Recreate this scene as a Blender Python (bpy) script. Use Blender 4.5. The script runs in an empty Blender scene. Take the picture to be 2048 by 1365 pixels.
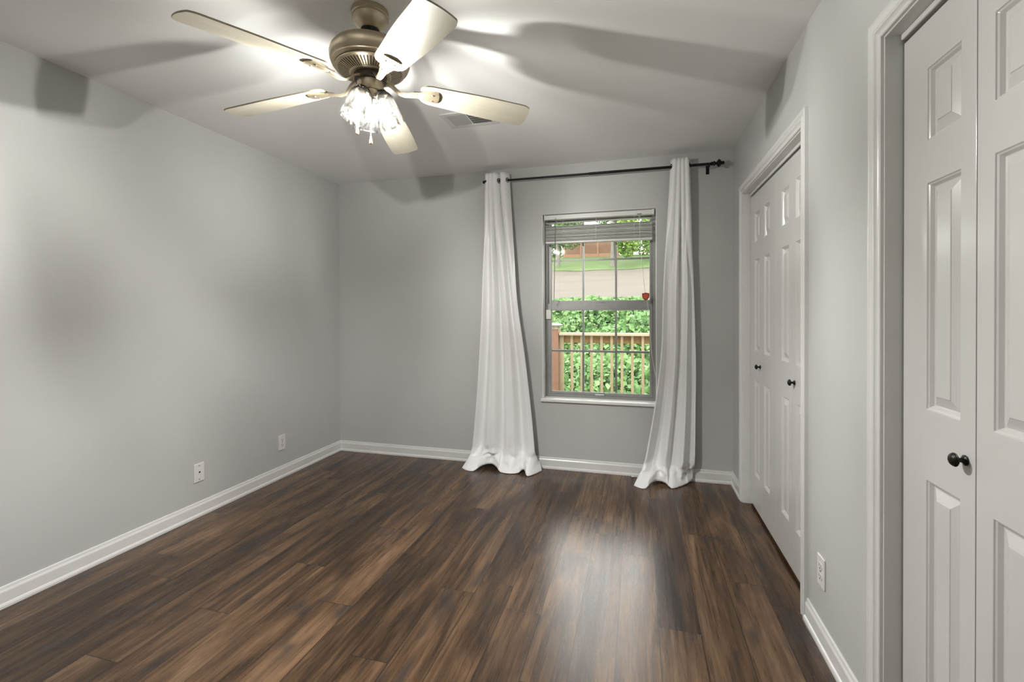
import bpy, bmesh, math, random
from mathutils import Vector, Matrix, noise as mnoise

C = bpy.context.scene.collection
S = bpy.context.scene
PI = math.pi
R = math.radians

# ------------------------------------------------------------------ camera
XL, XR, YB, H = -2.642, 0.670, 3.656, 2.44
cam = bpy.data.cameras.new('camera')
cam_ob = bpy.data.objects.new('camera', cam)
C.objects.link(cam_ob)
cam.sensor_fit = 'HORIZONTAL'
cam.sensor_width = 36.0
cam.lens = 919.8 / 2048 * 36.0
cam.shift_x = 0.0
cam.shift_y = -(682.5 - 630.98) / 2048
cam.clip_start = 0.02
cam.clip_end = 300
yaw, pitch, roll = R(15.3056), R(-0.41793), R(-0.2136)
F = Vector((-math.sin(yaw) * math.cos(pitch), math.cos(yaw) * math.cos(pitch), math.sin(pitch)))
Rt = Vector((math.cos(yaw), math.sin(yaw), 0))
Up = Rt.cross(F)
R2 = Rt * math.cos(roll) + Up * math.sin(roll)
U2 = -Rt * math.sin(roll) + Up * math.cos(roll)
cam_ob.matrix_world = Matrix(((R2.x, U2.x, -F.x, 0), (R2.y, U2.y, -F.y, 0), (R2.z, U2.z, -F.z, 1.2645), (0, 0, 0, 1)))
S.camera = cam_ob

# ------------------------------------------------------------------ sky, light levels, exposure
SKY = 6.5            # overcast daylight outside the window
BULB = 28000.0       # emission of each lamp filament
world = bpy.data.worlds.new('world')
S.world = world
world.use_nodes = True
wn = world.node_tree
wn.nodes['Background'].inputs[0].default_value = (1.0, 0.985, 0.95, 1)
wn.nodes['Background'].inputs[1].default_value = SKY
S.view_settings.view_transform = 'Standard'
S.view_settings.look = 'None'
S.view_settings.gamma = 1
S.view_settings.use_curve_mapping = False
S.view_settings.exposure = 0.50
S.cycles.max_bounces = 10
S.cycles.diffuse_bounces = 5
S.cycles.glossy_bounces = 4
S.cycles.transmission_bounces = 6
S.cycles.transparent_max_bounces = 24
S.cycles.sample_clamp_indirect = 6
S.cycles.use_denoising = True


# ------------------------------------------------------------------ helpers: materials
def srgb(r, g, b):
    f = lambda c: (c / 255 / 12.92) if c / 255 <= 0.04045 else ((c / 255 + 0.055) / 1.055) ** 2.4
    return (f(r), f(g), f(b), 1)


class NT:
    """small helper around a material's node tree"""
    def __init__(self, name):
        self.m = bpy.data.materials.new(name)
        self.m.use_nodes = True
        self.t = self.m.node_tree
        self.b = self.t.nodes['Principled BSDF']
        self.out = self.t.nodes['Material Output']

    def n(self, kind, **kw):
        nd = self.t.nodes.new(kind)
        for k, v in kw.items():
            setattr(nd, k, v)
        return nd

    def put(self, sock, v):
        if isinstance(v, bpy.types.NodeSocket):
            self.t.links.new(v, sock)
        else:
            sock.default_value = v

    def math(self, op, a, b=0.0, c=None):
        nd = self.n('ShaderNodeMath', operation=op)
        self.put(nd.inputs[0], a)
        self.put(nd.inputs[1], b)
        if c is not None:
            self.put(nd.inputs[2], c)
        return nd.outputs[0]

    def pos(self):
        return self.n('ShaderNodeNewGeometry').outputs['Position']

    def obj(self):
        return self.n('ShaderNodeTexCoord').outputs['Object']

    def scaled(self, v, s, off=None):
        nd = self.n('ShaderNodeVectorMath', operation='MULTIPLY')
        self.put(nd.inputs[0], v)
        nd.inputs[1].default_value = s
        o = nd.outputs[0]
        if off is not None:
            a = self.n('ShaderNodeVectorMath', operation='ADD')
            self.put(a.inputs[0], o)
            self.put(a.inputs[1], off)
            o = a.outputs[0]
        return o

    def noise(self, v, scale=1.0, detail=4.0, rough=0.5, dist=0.0):
        nd = self.n('ShaderNodeTexNoise')
        self.put(nd.inputs['Vector'], v)
        nd.inputs['Scale'].default_value = scale
        nd.inputs['Detail'].default_value = detail
        nd.inputs['Roughness'].default_value = rough
        nd.inputs['Distortion'].default_value = dist
        return nd.outputs[0]

    def ramp(self, f, stops, interp='LINEAR'):
        nd = self.n('ShaderNodeValToRGB')
        cr = nd.color_ramp
        cr.interpolation = interp
        while len(cr.elements) < len(stops):
            cr.elements.new(0.5)
        for e, (p, c) in zip(cr.elements, stops):
            e.position = p
            e.color = c if len(c) == 4 else (*c, 1)
        self.put(nd.inputs[0], f)
        return nd.outputs[0]

    def mix(self, f, a, b, mode='MIX'):
        nd = self.n('ShaderNodeMix', data_type='RGBA', blend_type=mode)
        self.put(nd.inputs[0], f)
        self.put(nd.inputs[6], a)
        self.put(nd.inputs[7], b)
        return nd.outputs[2]

    def bump(self, h, strength=0.2, dist=0.01):
        nd = self.n('ShaderNodeBump')
        nd.inputs['Strength'].default_value = strength
        nd.inputs['Distance'].default_value = dist
        self.put(nd.inputs['Height'], h)
        self.t.links.new(nd.outputs[0], self.b.inputs['Normal'])

    def set(self, **kw):
        for k, v in kw.items():
            self.put(self.b.inputs[k.replace('_', ' ')], v)
        return self


def plain(name, col, rough=0.5, metal=0.0, spec=0.5, noise_amt=0.06, scale=30.0, bump=0.0):
    t = NT(name)
    f = t.noise(t.obj(), scale, 3)
    dark = tuple(c * (1 - noise_amt) for c in col[:3]) + (1,)
    lite = tuple(min(1, c * (1 + noise_amt)) for c in col[:3]) + (1,)
    t.set(Base_Color=t.ramp(f, [(0.3, dark), (0.7, lite)]), Roughness=rough, Metallic=metal)
    t.b.inputs['Specular IOR Level'].default_value = spec
    if bump:
        t.bump(f, bump, 0.002)
    return t.m


M = {}
WALL = (0.50, 0.495, 0.48, 1)
t = NT('wall_paint')
f1 = t.noise(t.pos(), 2.2, 3)
f2 = t.noise(t.pos(), 160, 2)
t.set(Base_Color=t.ramp(f1, [(0.3, (0.515, 0.515, 0.509, 1)), (0.7, (0.535, 0.535, 0.529, 1))]), Roughness=0.48)
t.b.inputs['Specular IOR Level'].default_value = 0.35
t.bump(f2, 0.06, 0.002)
M['wall'] = t.m

t = NT('ceiling_paint')
f1 = t.noise(t.pos(), 1.8, 3)
f2 = t.noise(t.pos(), 120, 2)
t.set(Base_Color=t.ramp(f1, [(0.3, (0.86, 0.86, 0.855, 1)), (0.7, (0.88, 0.88, 0.875, 1))]), Roughness=0.7)
t.b.inputs['Specular IOR Level'].default_value = 0.2
t.bump(f2, 0.05, 0.002)
M['ceiling'] = t.m

M['trim'] = plain('white_trim_paint', (0.72, 0.72, 0.705), 0.26, 0, 0.5, 0.02, 12)
M['reveal'] = plain('white_reveal_paint', (0.80, 0.80, 0.78), 0.5, 0, 0.4, 0.02, 12)

t = NT('white_door_paint')
v = t.scaled(t.pos(), (60, 60, 2.2))
g = t.noise(v, 1.6, 5, 0.62, 0.6)
t.set(Base_Color=(0.64, 0.635, 0.622, 1), Roughness=0.22)
t.bump(g, 0.12, 0.0012)
M['door'] = t.m

M['bronze'] = plain('oil_rubbed_bronze', (0.020, 0.017, 0.014), 0.38, 0.6, 0.5, 0.3, 60)
M['black_metal'] = plain('black_rod_metal', (0.010, 0.010, 0.010), 0.42, 0.5, 0.5, 0.2, 60)
M['plastic'] = plain('white_plastic', (0.74, 0.73, 0.70), 0.35, 0, 0.5, 0.02, 30)
M['slot'] = plain('slot_shade_paint', (0.02, 0.02, 0.02), 0.6, 0, 0.3, 0.2, 80)  # near-black colour standing in for shade inside slots, jack hole and duct
M['screw'] = plain('screw_metal', (0.16, 0.15, 0.14), 0.4, 0.8, 0.5, 0.1, 200)
M['alu'] = plain('grey_window_aluminium', (0.30, 0.30, 0.295), 0.42, 0.25, 0.5, 0.05, 25)
M['gasket'] = plain('pale_glazing_bead', (0.52, 0.53, 0.52), 0.5, 0, 0.4, 0.04, 40)
M['latch'] = plain('clear_latch_plastic', (0.72, 0.74, 0.75), 0.25, 0, 0.5, 0.03, 80)
M['blind'] = plain('white_blind_vinyl', (0.72, 0.71, 0.69), 0.42, 0, 0.4, 0.03, 40)
M['headrail'] = plain('white_headrail', (0.74, 0.74, 0.72), 0.4, 0, 0.5, 0.02, 40)
M['wand'] = plain('smoky_wand_plastic', (0.22, 0.22, 0.20), 0.3, 0, 0.5, 0.1, 80)
M['cord'] = plain('white_cord', (0.78, 0.77, 0.74), 0.8, 0, 0.2, 0.1, 300)
M['tag_red'] = plain('red_tag_plastic', (0.52, 0.055, 0.03), 0.35, 0, 0.5, 0.12, 120)
M['tag_dark'] = plain('dark_red_tag_edge', (0.14, 0.025, 0.015), 0.4, 0, 0.5, 0.1, 120)
M['tag_line'] = plain('orange_tag_print', (0.72, 0.20, 0.12), 0.5, 0, 0.4, 0.1, 120)
M['fan_metal'] = plain('champagne_nickel', (0.47, 0.40, 0.29), 0.34, 0.85, 0.5, 0.05, 14)
M['fan_dark'] = plain('dark_motor_gap', (0.09, 0.075, 0.055), 0.5, 0.6, 0.5, 0.1, 30)
M['fan_hole'] = plain('black_hanger_ball', (0.02, 0.018, 0.016), 0.5, 0.2, 0.5, 0.1, 30)
M['wood_pull'] = plain('light_wood_pull', (0.62, 0.42, 0.20), 0.45, 0, 0.5, 0.12, 90)

t = NT('cream_blade')
v = t.scaled(t.obj(), (3, 40, 40))
g = t.noise(v, 1.4, 4, 0.6)
t.set(Base_Color=t.ramp(g, [(0.3, (0.40, 0.37, 0.295, 1)), (0.75, (0.455, 0.425, 0.35, 1))]), Roughness=0.42)
M['blade'] = t.m
M['blade_edge'] = plain('blade_edge_band', (0.30, 0.27, 0.20), 0.5, 0, 0.4, 0.08, 40)

# curtain satin
t = NT('white_satin')
v = t.scaled(t.pos(), (9, 9, 3))
g = t.noise(v, 1.6, 5, 0.55, 0.8)
t.set(Base_Color=(0.86, 0.86, 0.865, 1), Roughness=0.36)
t.b.inputs['Sheen Weight'].default_value = 0.15
t.bump(g, 0.10, 0.01)
M['satin'] = t.m

# thin window glass: see-through with a fresnel reflection
t = NT('window_glass')
tr = t.n('ShaderNodeBsdfTransparent')
tr.inputs[0].default_value = (0.97, 0.98, 0.975, 1)
gl = t.n('ShaderNodeBsdfGlossy')
gl.inputs['Roughness'].default_value = 0.02
fr = t.n('ShaderNodeFresnel')
fr.inputs[0].default_value = 1.45
mx = t.n('ShaderNodeMixShader')
t.t.links.new(fr.outputs[0], mx.inputs[0])
t.t.links.new(tr.outputs[0], mx.inputs[1])
t.t.links.new(gl.outputs[0], mx.inputs[2])
t.t.links.new(mx.outputs[0], t.out.inputs[0])
M['glass'] = t.m

# pressed clear glass of the lamp shades: swirling ribs pass more or less light
t = NT('pressed_shade_glass')
uv = t.n('ShaderNodeTexCoord').outputs['UV']
sx = t.n('ShaderNodeSeparateXYZ')
t.put(sx.inputs[0], uv)
warp = t.noise(t.scaled(uv, (5.0, 2.2, 1.0)), 1.3, 3, 0.5, 0.6)
a = t.math('MULTIPLY_ADD', t.math('ADD', sx.outputs[0], 0.06), 2 * PI * 9, t.math('MULTIPLY', sx.outputs[1], 7.0))
a = t.math('ADD', a, t.math('MULTIPLY', warp, 9.0))
s1 = t.math('SINE', a)
b2 = t.math('MULTIPLY_ADD', sx.outputs[0], -2 * PI * 5, t.math('MULTIPLY', sx.outputs[1], 16.0))
s2 = t.math('SINE', t.math('ADD', b2, t.math('MULTIPLY', warp, 6.0)))
rib = t.math('MULTIPLY_ADD', t.math('ADD', s1, s2), 0.25, 0.5)
col = t.ramp(rib, [(0.0, (0.36, 0.36, 0.35, 1)), (0.45, (0.66, 0.66, 0.645, 1)), (0.70, (0.93, 0.93, 0.92, 1)), (1.0, (1, 1, 0.99, 1))])
uplight_cut = t.ramp(sx.outputs[1], [(0.0, (0.06, 0.06, 0.06, 1)), (0.22, (0.08, 0.08, 0.08, 1)), (0.33, (0.28, 0.28, 0.275, 1)), (0.44, (0.78, 0.78, 0.77, 1)), (0.60, (0.80, 0.80, 0.79, 1)), (1.0, (1, 1, 1, 1))])  # tint added to dim light thrown up at the ceiling and blades
tr = t.n('ShaderNodeBsdfTransparent')
t.put(tr.inputs[0], t.mix(1.0, col, uplight_cut, 'MULTIPLY'))
gl = t.n('ShaderNodeBsdfGlossy')
gl.inputs['Roughness'].default_value = 0.08
bp = t.n('ShaderNodeBump')
bp.inputs['Strength'].default_value = 0.8
bp.inputs['Distance'].default_value = 0.004
t.put(bp.inputs['Height'], rib)
t.t.links.new(bp.outputs[0], gl.inputs['Normal'])
tl = t.n('ShaderNodeBsdfTranslucent')
tl.inputs[0].default_value = (0.9, 0.9, 0.87, 1)
m1 = t.n('ShaderNodeMixShader')
m1.inputs[0].default_value = 0.12
t.t.links.new(tr.outputs[0], m1.inputs[1])
t.t.links.new(gl.outputs[0], m1.inputs[2])
m2 = t.n('ShaderNodeMixShader')
t.put(m2.inputs[0], t.math('MULTIPLY_ADD', rib, -0.0009, 0.0013))
t.t.links.new(m1.outputs[0], m2.inputs[1])
t.t.links.new(tl.outputs[0], m2.inputs[2])
t.t.links.new(m2.outputs[0], t.out.inputs[0])
M['shade'] = t.m

t = NT('clear_bulb_glass')
tr = t.n('ShaderNodeBsdfTransparent')
tl = t.n('ShaderNodeBsdfTranslucent')
tl.inputs[0].default_value = (1, 0.98, 0.93, 1)
mx = t.n('ShaderNodeMixShader')
g = t.noise(t.obj(), 40, 2)
t.put(mx.inputs[0], t.math('MULTIPLY_ADD', g, 0.001, 0.0006))
t.t.links.new(tr.outputs[0], mx.inputs[1])
t.t.links.new(tl.outputs[0], mx.inputs[2])
t.t.links.new(mx.outputs[0], t.out.inputs[0])
M['bulb'] = t.m

t = NT('lamp_filament')
em = t.n('ShaderNodeEmission')
em.inputs[0].default_value = (1.0, 0.985, 0.97, 1)
em.inputs[1].default_value = BULB
t.t.links.new(em.outputs[0], t.out.inputs[0])
M['filament'] = t.m


# wood-look plank floor
def floor_material():
    t = NT('plank_floor')
    pos = t.pos()
    sx = t.n('ShaderNodeSeparateXYZ')
    t.put(sx.inputs[0], pos)
    X, Y = sx.outputs[0], sx.outputs[1]
    W, L, X0 = 0.158, 1.32, -2.6075 - 0.158
    xr = t.math('DIVIDE', t.math('SUBTRACT', X, X0), W)
    row = t.math('FLOOR', xr)
    u = t.math('FRACT', xr)
    joints = {-1.43: 2.40, -1.11: 2.163, -1.595: 1.95, -2.23: 1.672, -2.38: 1.83, -1.763: 1.538, -1.277: 1.715,
              -0.652: 2.035, -0.32: 2.835, -0.157: 2.643, 0.0: 2.458, 0.31: 2.767, -0.479: 1.873, 0.16: 1.92, 0.617: 2.187}
    rng = random.Random(5)
    offs = [rng.random() for _ in range(30)]
    for x, y in joints.items():
        offs[int((x - X0) / W)] = (y % L) / L
    st = [(i / 32, (o, o, o, 1)) for i, o in enumerate(offs)]
    off = t.ramp(t.math('DIVIDE', t.math('ADD', row, 0.5), 32), st, 'CONSTANT')
    yv = t.math('SUBTRACT', t.math('DIVIDE', Y, L), off)
    pl = t.math('FLOOR', yv)
    vv = t.math('FRACT', yv)
    cb = t.n('ShaderNodeCombineXYZ')
    t.put(cb.inputs[0], row)
    t.put(cb.inputs[1], pl)
    wnz = t.n('ShaderNodeTexWhiteNoise', noise_dimensions='3D')
    t.put(wnz.inputs[0], cb.outputs[0])
    shift = t.scaled(wnz.outputs['Color'], (37, 53, 19))
    rnd = wnz.outputs['Value']
    base = t.scaled(pos, (1, 1, 1), shift)
    # broad cathedral figure, streaks, fine pores, smoky knots
    fig = t.noise(t.scaled(base, (9.5, 1.25, 1)), 1.0, 5, 0.6, 1.0)
    streak = t.noise(t.scaled(base, (58, 2.2, 1)), 1.0, 4, 0.62, 0.5)
    fine = t.noise(t.scaled(base, (260, 6.5, 1)), 1.0, 3, 0.7, 0.2)
    knot = t.noise(t.scaled(base, (9, 3.6, 1)), 1.0, 2, 0.5, 0.4)
    val = t.math('ADD', t.math('MULTIPLY', fig, 0.66), t.math('MULTIPLY', streak, 0.34))
    val = t.math('ADD', val, t.math('MULTIPLY', t.math('SUBTRACT', rnd, 0.5), 0.17))
    col = t.ramp(val, [(0.33, (0.024, 0.014, 0.008)), (0.43, (0.052, 0.029, 0.015)), (0.52, (0.098, 0.054, 0.027)),
                       (0.61, (0.165, 0.096, 0.051)), (0.74, (0.265, 0.162, 0.090))])
    pore = t.ramp(fine, [(0.36, (0.42, 0.42, 0.42)), (0.50, (1, 1, 1))])
    col = t.mix(0.75, col, pore, 'MULTIPLY')
    smoke = t.ramp(knot, [(0.57, (0, 0, 0)), (0.70, (1, 1, 1))])
    col = t.mix(t.math('MULTIPLY', smoke, 0.7), col, (0.030, 0.024, 0.022, 1))
    # saw marks across the boards
    saw = t.noise(t.scaled(base, (9, 120, 1)), 1.0, 2, 0.5, 0.3)
    sawm = t.ramp(saw, [(0.62, (1, 1, 1)), (0.72, (0.72, 0.72, 0.72))])
    col = t.mix(0.5, col, sawm, 'MULTIPLY')
    # seams
    eu = t.math('MULTIPLY', t.math('MINIMUM', u, t.math('SUBTRACT', 1, u)), W)
    ev = t.math('MULTIPLY', t.math('MINIMUM', vv, t.math('SUBTRACT', 1, vv)), L)
    e = t.math('MINIMUM', eu, ev)
    seam = t.math('LESS_THAN', e, 0.0015)
    col = t.mix(seam, col, (0.018, 0.013, 0.010, 1))
    hgt = t.math('SUBTRACT', t.math('MULTIPLY', fine, 0.35), t.math('MULTIPLY', t.math('LESS_THAN', e, 0.0022), 1.0))
    t.set(Base_Color=col, Roughness=t.math('MULTIPLY_ADD', streak, 0.16, 0.20))
    t.b.inputs['IOR'].default_value = 1.46
    t.bump(hgt, 0.12, 0.0015)
    return t.m


M['floor'] = floor_material()


# outside materials
def two_tone(name, stops, scale, rough=0.8, vec=(1, 1, 1), detail=5):
    t = NT(name)
    f = t.noise(t.scaled(t.pos(), vec), scale, detail, 0.6)
    t.set(Base_Color=t.ramp(f, stops), Roughness=rough)
    t.b.inputs['Specular IOR Level'].default_value = 0.25
    return t.m


def leaf_material(name, a, b, c):
    t = NT(name)
    oi = t.n('ShaderNodeNewGeometry')
    col = t.ramp(oi.outputs['Random Per Island'], [(0.0, a), (0.5, b), (1.0, c)])
    t.set(Base_Color=col, Roughness=0.5)
    tl = t.n('ShaderNodeBsdfTranslucent')
    t.put(tl.inputs[0], col)
    mx = t.n('ShaderNodeMixShader')
    mx.inputs[0].default_value = 0.3
    t.t.links.new(t.b.outputs[0], mx.inputs[1])
    t.t.links.new(tl.outputs[0], mx.inputs[2])
    t.t.links.new(mx.outputs[0], t.out.inputs[0])
    return t.m


M['leaf_bank'] = leaf_material('bank_leaves', (0.049, 0.126, 0.034, 1), (0.092, 0.194, 0.053, 1), (0.165, 0.252, 0.097, 1))
M['leaf_light'] = leaf_material('light_tree_leaves', (0.068, 0.146, 0.020, 1), (0.126, 0.223, 0.034, 1), (0.214, 0.282, 0.077, 1))
M['leaf_dark'] = leaf_material('dark_tree_leaves', (0.034, 0.082, 0.020, 1), (0.058, 0.126, 0.029, 1), (0.106, 0.174, 0.049, 1))
M['soil'] = two_tone('dark_soil', [(0.3, (0.0091, 0.0133, 0.0042)), (0.7, (0.0203, 0.0294, 0.0091))], 3)
M['lawn'] = two_tone('lawn_grass', [(0.3, (0.0339, 0.0649, 0.0143)), (0.7, (0.0626, 0.0964, 0.0264))], 1.2)
M['gravel'] = two_tone('tan_gravel', [(0.3, (0.0493, 0.0409, 0.0314)), (0.7, (0.0700, 0.0599, 0.0482))], 1.6, vec=(0.25, 1.6, 1))
M['grass_patch'] = two_tone('pale_grass', [(0.3, (0.109, 0.139, 0.042)), (0.7, (0.176, 0.193, 0.071))], 4)
M['rail_wood'] = two_tone('pale_deck_wood', [(0.3, (0.1616, 0.1262, 0.0702)), (0.7, (0.2177, 0.1790, 0.1088))], 6, 0.7, (2, 2, 0.4))
M['rail_cap'] = two_tone('weathered_cap_wood', [(0.3, (0.2112, 0.1758, 0.1198)), (0.7, (0.2602, 0.2254, 0.1616))], 6, 0.7, (0.4, 2, 2))
M['rail_brown'] = two_tone('amber_rail_wood', [(0.3, (0.1302, 0.0763, 0.0231)), (0.7, (0.1841, 0.1148, 0.0385))], 6, 0.7, (0.4, 2, 2))
M['post_wood'] = two_tone('red_brown_post', [(0.3, (0.1148, 0.0574, 0.0343)), (0.7, (0.1603, 0.0882, 0.0539))], 4, 0.7, (2, 2, 0.5))
M['deck'] = two_tone('deck_boards', [(0.3, (0.0882, 0.0707, 0.0497)), (0.7, (0.1176, 0.0973, 0.0707))], 5, 0.7, (0.4, 4, 1))
M['lattice'] = two_tone('brown_lattice_wood', [(0.3, (0.1372, 0.0763, 0.0455)), (0.7, (0.1757, 0.1029, 0.0644))], 3)
M['lattice_shade'] = plain('painted_void_shade', (0.10, 0.085, 0.06), 0.9, 0, 0.1, 0.2, 4)  # flat dark colour standing in for shade behind the lattice
M['bark'] = two_tone('grey_bark', [(0.3, (0.0840, 0.0763, 0.0644)), (0.7, (0.1372, 0.1302, 0.1148))], 6, 0.9, (3, 3, 0.6))
M['lantern'] = plain('lantern_frame', (0.16, 0.13, 0.09), 0.5, 0.3, 0.5, 0.1, 30)
M['lantern_pane'] = plain('lantern_pane', (0.23, 0.24, 0.15), 0.35, 0, 0.5, 0.08, 30)
M['lantern_cap'] = plain('pale_lantern_cap', (0.28, 0.29, 0.28), 0.5, 0, 0.5, 0.05, 30)
M['siding'] = plain('house_siding', (0.5, 0.48, 0.44), 0.7, 0, 0.3, 0.05, 6)


# ------------------------------------------------------------------ helpers: meshes
def obj(name, bm, mat, parent=None, smooth=None, bevel=0.0, loc=None, rot=None, segs=2):
    me = bpy.data.meshes.new(name)
    bmesh.ops.recalc_face_normals(bm, faces=bm.faces[:])
    bm.to_mesh(me)
    bm.free()
    o = bpy.data.objects.new(name, me)
    C.objects.link(o)
    mats = mat if isinstance(mat, (list, tuple)) else [mat]
    for m_ in mats:
        me.materials.append(M[m_])
    if smooth is not None:
        for p in me.polygons:
            p.use_smooth = True
        me.set_sharp_from_angle(angle=R(smooth))
    if bevel:
        b = o.modifiers.new('bevel', 'BEVEL')
        b.width = bevel
        b.segments = segs
        b.limit_method = 'ANGLE'
        b.angle_limit = R(40)
        b.harden_normals = False
    if loc is not None:
        o.location = loc
    if rot is not None:
        o.rotation_euler = rot
    if parent is not None:
        o.parent = parent
    return o


def thing(name, label, cat, loc=(0, 0, 0), rotz=0, group=None):
    o = bpy.data.objects.new(name, None)
    o.empty_display_size = 0.05
    C.objects.link(o)
    o.location = loc
    o.rotation_euler = (0, 0, rotz)
    return tag(o, label, cat, group)


def tag(o, label, cat, group=None):
    o['label'] = label
    o['category'] = cat
    if group:
        o['group'] = group
    return o


def struct(o, label=None, cat=None):
    o['kind'] = 'structure'
    if label:
        o['label'] = label
        o['category'] = cat
    return o


def box(bm, x0, x1, y0, y1, z0, z1, mi=0):
    vs = [bm.verts.new((x, y, z)) for z in (z0, z1) for y in (y0, y1) for x in (x0, x1)]
    for q in ((0, 2, 3, 1), (4, 5, 7, 6), (0, 1, 5, 4), (2, 6, 7, 3), (0, 4, 6, 2), (1, 3, 7, 5)):
        bm.faces.new([vs[i] for i in q]).material_index = mi
    return vs


def boxes(*bs):
    bm = bmesh.new()
    for b in bs:
        box(bm, *b)
    return bm


def lathe(bm, prof, seg=40, mat4=None, mi=0, cap=True):
    """prof: list of (r, z) revolved about z"""
    rings = []
    for r, z in prof:
        if r < 1e-6:
            v = bm.verts.new((0, 0, z))
            rings.append([v])
        else:
            rings.append([bm.verts.new((r * math.cos(2 * PI * i / seg), r * math.sin(2 * PI * i / seg), z)) for i in range(seg)])
    new = [v for r_ in rings for v in r_]
    for a, b in zip(rings, rings[1:]):
        for i in range(seg):
            j = (i + 1) % seg
            if len(a) == 1 and len(b) == 1:
                continue
            if len(a) == 1:
                f = bm.faces.new((a[0], b[i], b[j]))
            elif len(b) == 1:
                f = bm.faces.new((a[i], a[j], b[0]))
            else:
                f = bm.faces.new((a[i], a[j], b[j], b[i]))
            f.material_index = mi
    if cap:
        for r_ in (rings[0], rings[-1]):
            if len(r_) > 1:
                bm.faces.new(r_).material_index = mi
    if mat4 is not None:
        bmesh.ops.transform(bm, matrix=mat4, verts=new)
    return new


def tube(bm, pts, r, seg=10, mi=0, cap=True):
    pts = [Vector(p) for p in pts]
    rings = []
    prev = None
    for i, p in enumerate(pts):
        d = (pts[min(i + 1, len(pts) - 1)] - pts[max(i - 1, 0)]).normalized()
        if prev is None:
            a = Vector((0, 0, 1)) if abs(d.z) < 0.9 else Vector((1, 0, 0))
            n = d.cross(a).normalized()
        else:
            n = (prev - d * prev.dot(d)).normalized()
        prev = n
        b = d.cross(n)
        rr = r[i] if isinstance(r, (list, tuple)) else r
        rings.append([bm.verts.new(p + (n * math.cos(2 * PI * k / seg) + b * math.sin(2 * PI * k / seg)) * rr) for k in range(seg)])
    for a, b in zip(rings, rings[1:]):
        for k in range(seg):
            j = (k + 1) % seg
            bm.faces.new((a[k], a[j], b[j], b[k])).material_index = mi
    if cap:
        bm.faces.new(rings[0]).material_index = mi
        bm.faces.new(rings[-1]).material_index = mi


def tubes(pts, r, seg=10):
    bm = bmesh.new()
    tube(bm, pts, r, seg)
    return bm


def sweep(bm, sections):
    """sections: list of lists of points (open profile, equal length); caps closed with n-gons"""
    rings = [[bm.verts.new(p) for p in s] for s in sections]
    n = len(rings[0])
    for a, b in zip(rings, rings[1:]):
        for i in range(n):
            j = (i + 1) % n
            bm.faces.new((a[i], a[j], b[j], b[i]))
    bm.faces.new(rings[0])
    bm.faces.new(rings[-1])


def crom(pts, n):
    """Catmull-Rom resample of a list of tuples keyed by first value -> function"""
    def f(t):
        if t <= pts[0][0]:
            return pts[0][1:]
        for i in range(len(pts) - 1):
            if t <= pts[i + 1][0]:
                a = pts[max(i - 1, 0)]
                b = pts[i]
                c = pts[i + 1]
                d = pts[min(i + 2, len(pts) - 1)]
                s = (t - b[0]) / (c[0] - b[0])
                out = []
                for k in range(1, len(b)):
                    m0 = (c[k] - a[k]) / max(c[0] - a[0], 1e-6) * (c[0] - b[0])
                    m1 = (d[k] - b[k]) / max(d[0] - b[0], 1e-6) * (c[0] - b[0])
                    h00 = 2 * s ** 3 - 3 * s ** 2 + 1
                    h10 = s ** 3 - 2 * s ** 2 + s
                    h01 = -2 * s ** 3 + 3 * s ** 2
                    h11 = s ** 3 - s ** 2
                    out.append(h00 * b[k] + h10 * m0 + h01 * c[k] + h11 * m1)
                return tuple(out)
        return pts[-1][1:]
    return f


# ------------------------------------------------------------------ room shell
YF = -0.7            # wall behind the camera
XC = 1.45            # back of the closets
# closet openings in the right-hand wall (jamb faces) and window opening
D1 = (2.190, 3.318, 2.030)
D2 = (0.372, 1.524, 2.030)
WX0, WX1, WZ0, WZ1 = -0.747, 0.138, 0.545, 2.054
WT = 0.125           # interior wall thickness

bm = boxes((XL - 0.2, XC + 0.2, YF - 0.2, YB + 0.22, -0.2, 0.0))
struct(obj('floor', bm, 'floor'))
bm = boxes((XL - 0.2, XC + 0.2, YF - 0.2, YB + 0.22, H, H + 0.2))
struct(obj('ceiling', bm, 'ceiling'))
struct(obj('wall_left', boxes((XL - 0.2, XL, YF - 0.2, YB + 0.22, 0, H)), 'wall'))
bm = boxes((XL, WX0, YB, YB + 0.22, 0, H), (WX1, XC, YB, YB + 0.22, 0, H),
           (WX0, WX1, YB, YB + 0.22, 0, WZ0), (WX0, WX1, YB, YB + 0.22, WZ1, H))
struct(obj('wall_back', bm, 'wall'))
struct(obj('wall_rear', boxes((XL, XC, YF - 0.2, YF, 0, H)), 'wall'))
j = 0.019
bm = boxes((XR, XR + WT, D1[1] + j, YB, 0, H), (XR, XR + WT, D2[1] + j, D1[0] - j, 0, H), (XR, XR + WT, YF, D2[0] - j, 0, H),
           (XR, XR + WT, D1[0] - j, D1[1] + j, D1[2] + j, H), (XR, XR + WT, D2[0] - j, D2[1] + j, D2[2] + j, H))
struct(obj('wall_right', bm, 'wall'))
struct(obj('wall_closet', boxes((XC, XC + 0.2, YF - 0.2, YB + 0.22, 0, H), (XR + WT, XC, 1.80, 1.90, 0, H)), 'wall'))

# baseboards: profile = (protrusion from wall, height)
BP = [(0, 0), (0.020, 0), (0.020, 0.010), (0.017, 0.017), (0.0125, 0.021), (0.0125, 0.066), (0.011, 0.071), (0.008, 0.076), (0.006, 0.087), (0.0035, 0.090), (0, 0.090)]


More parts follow.
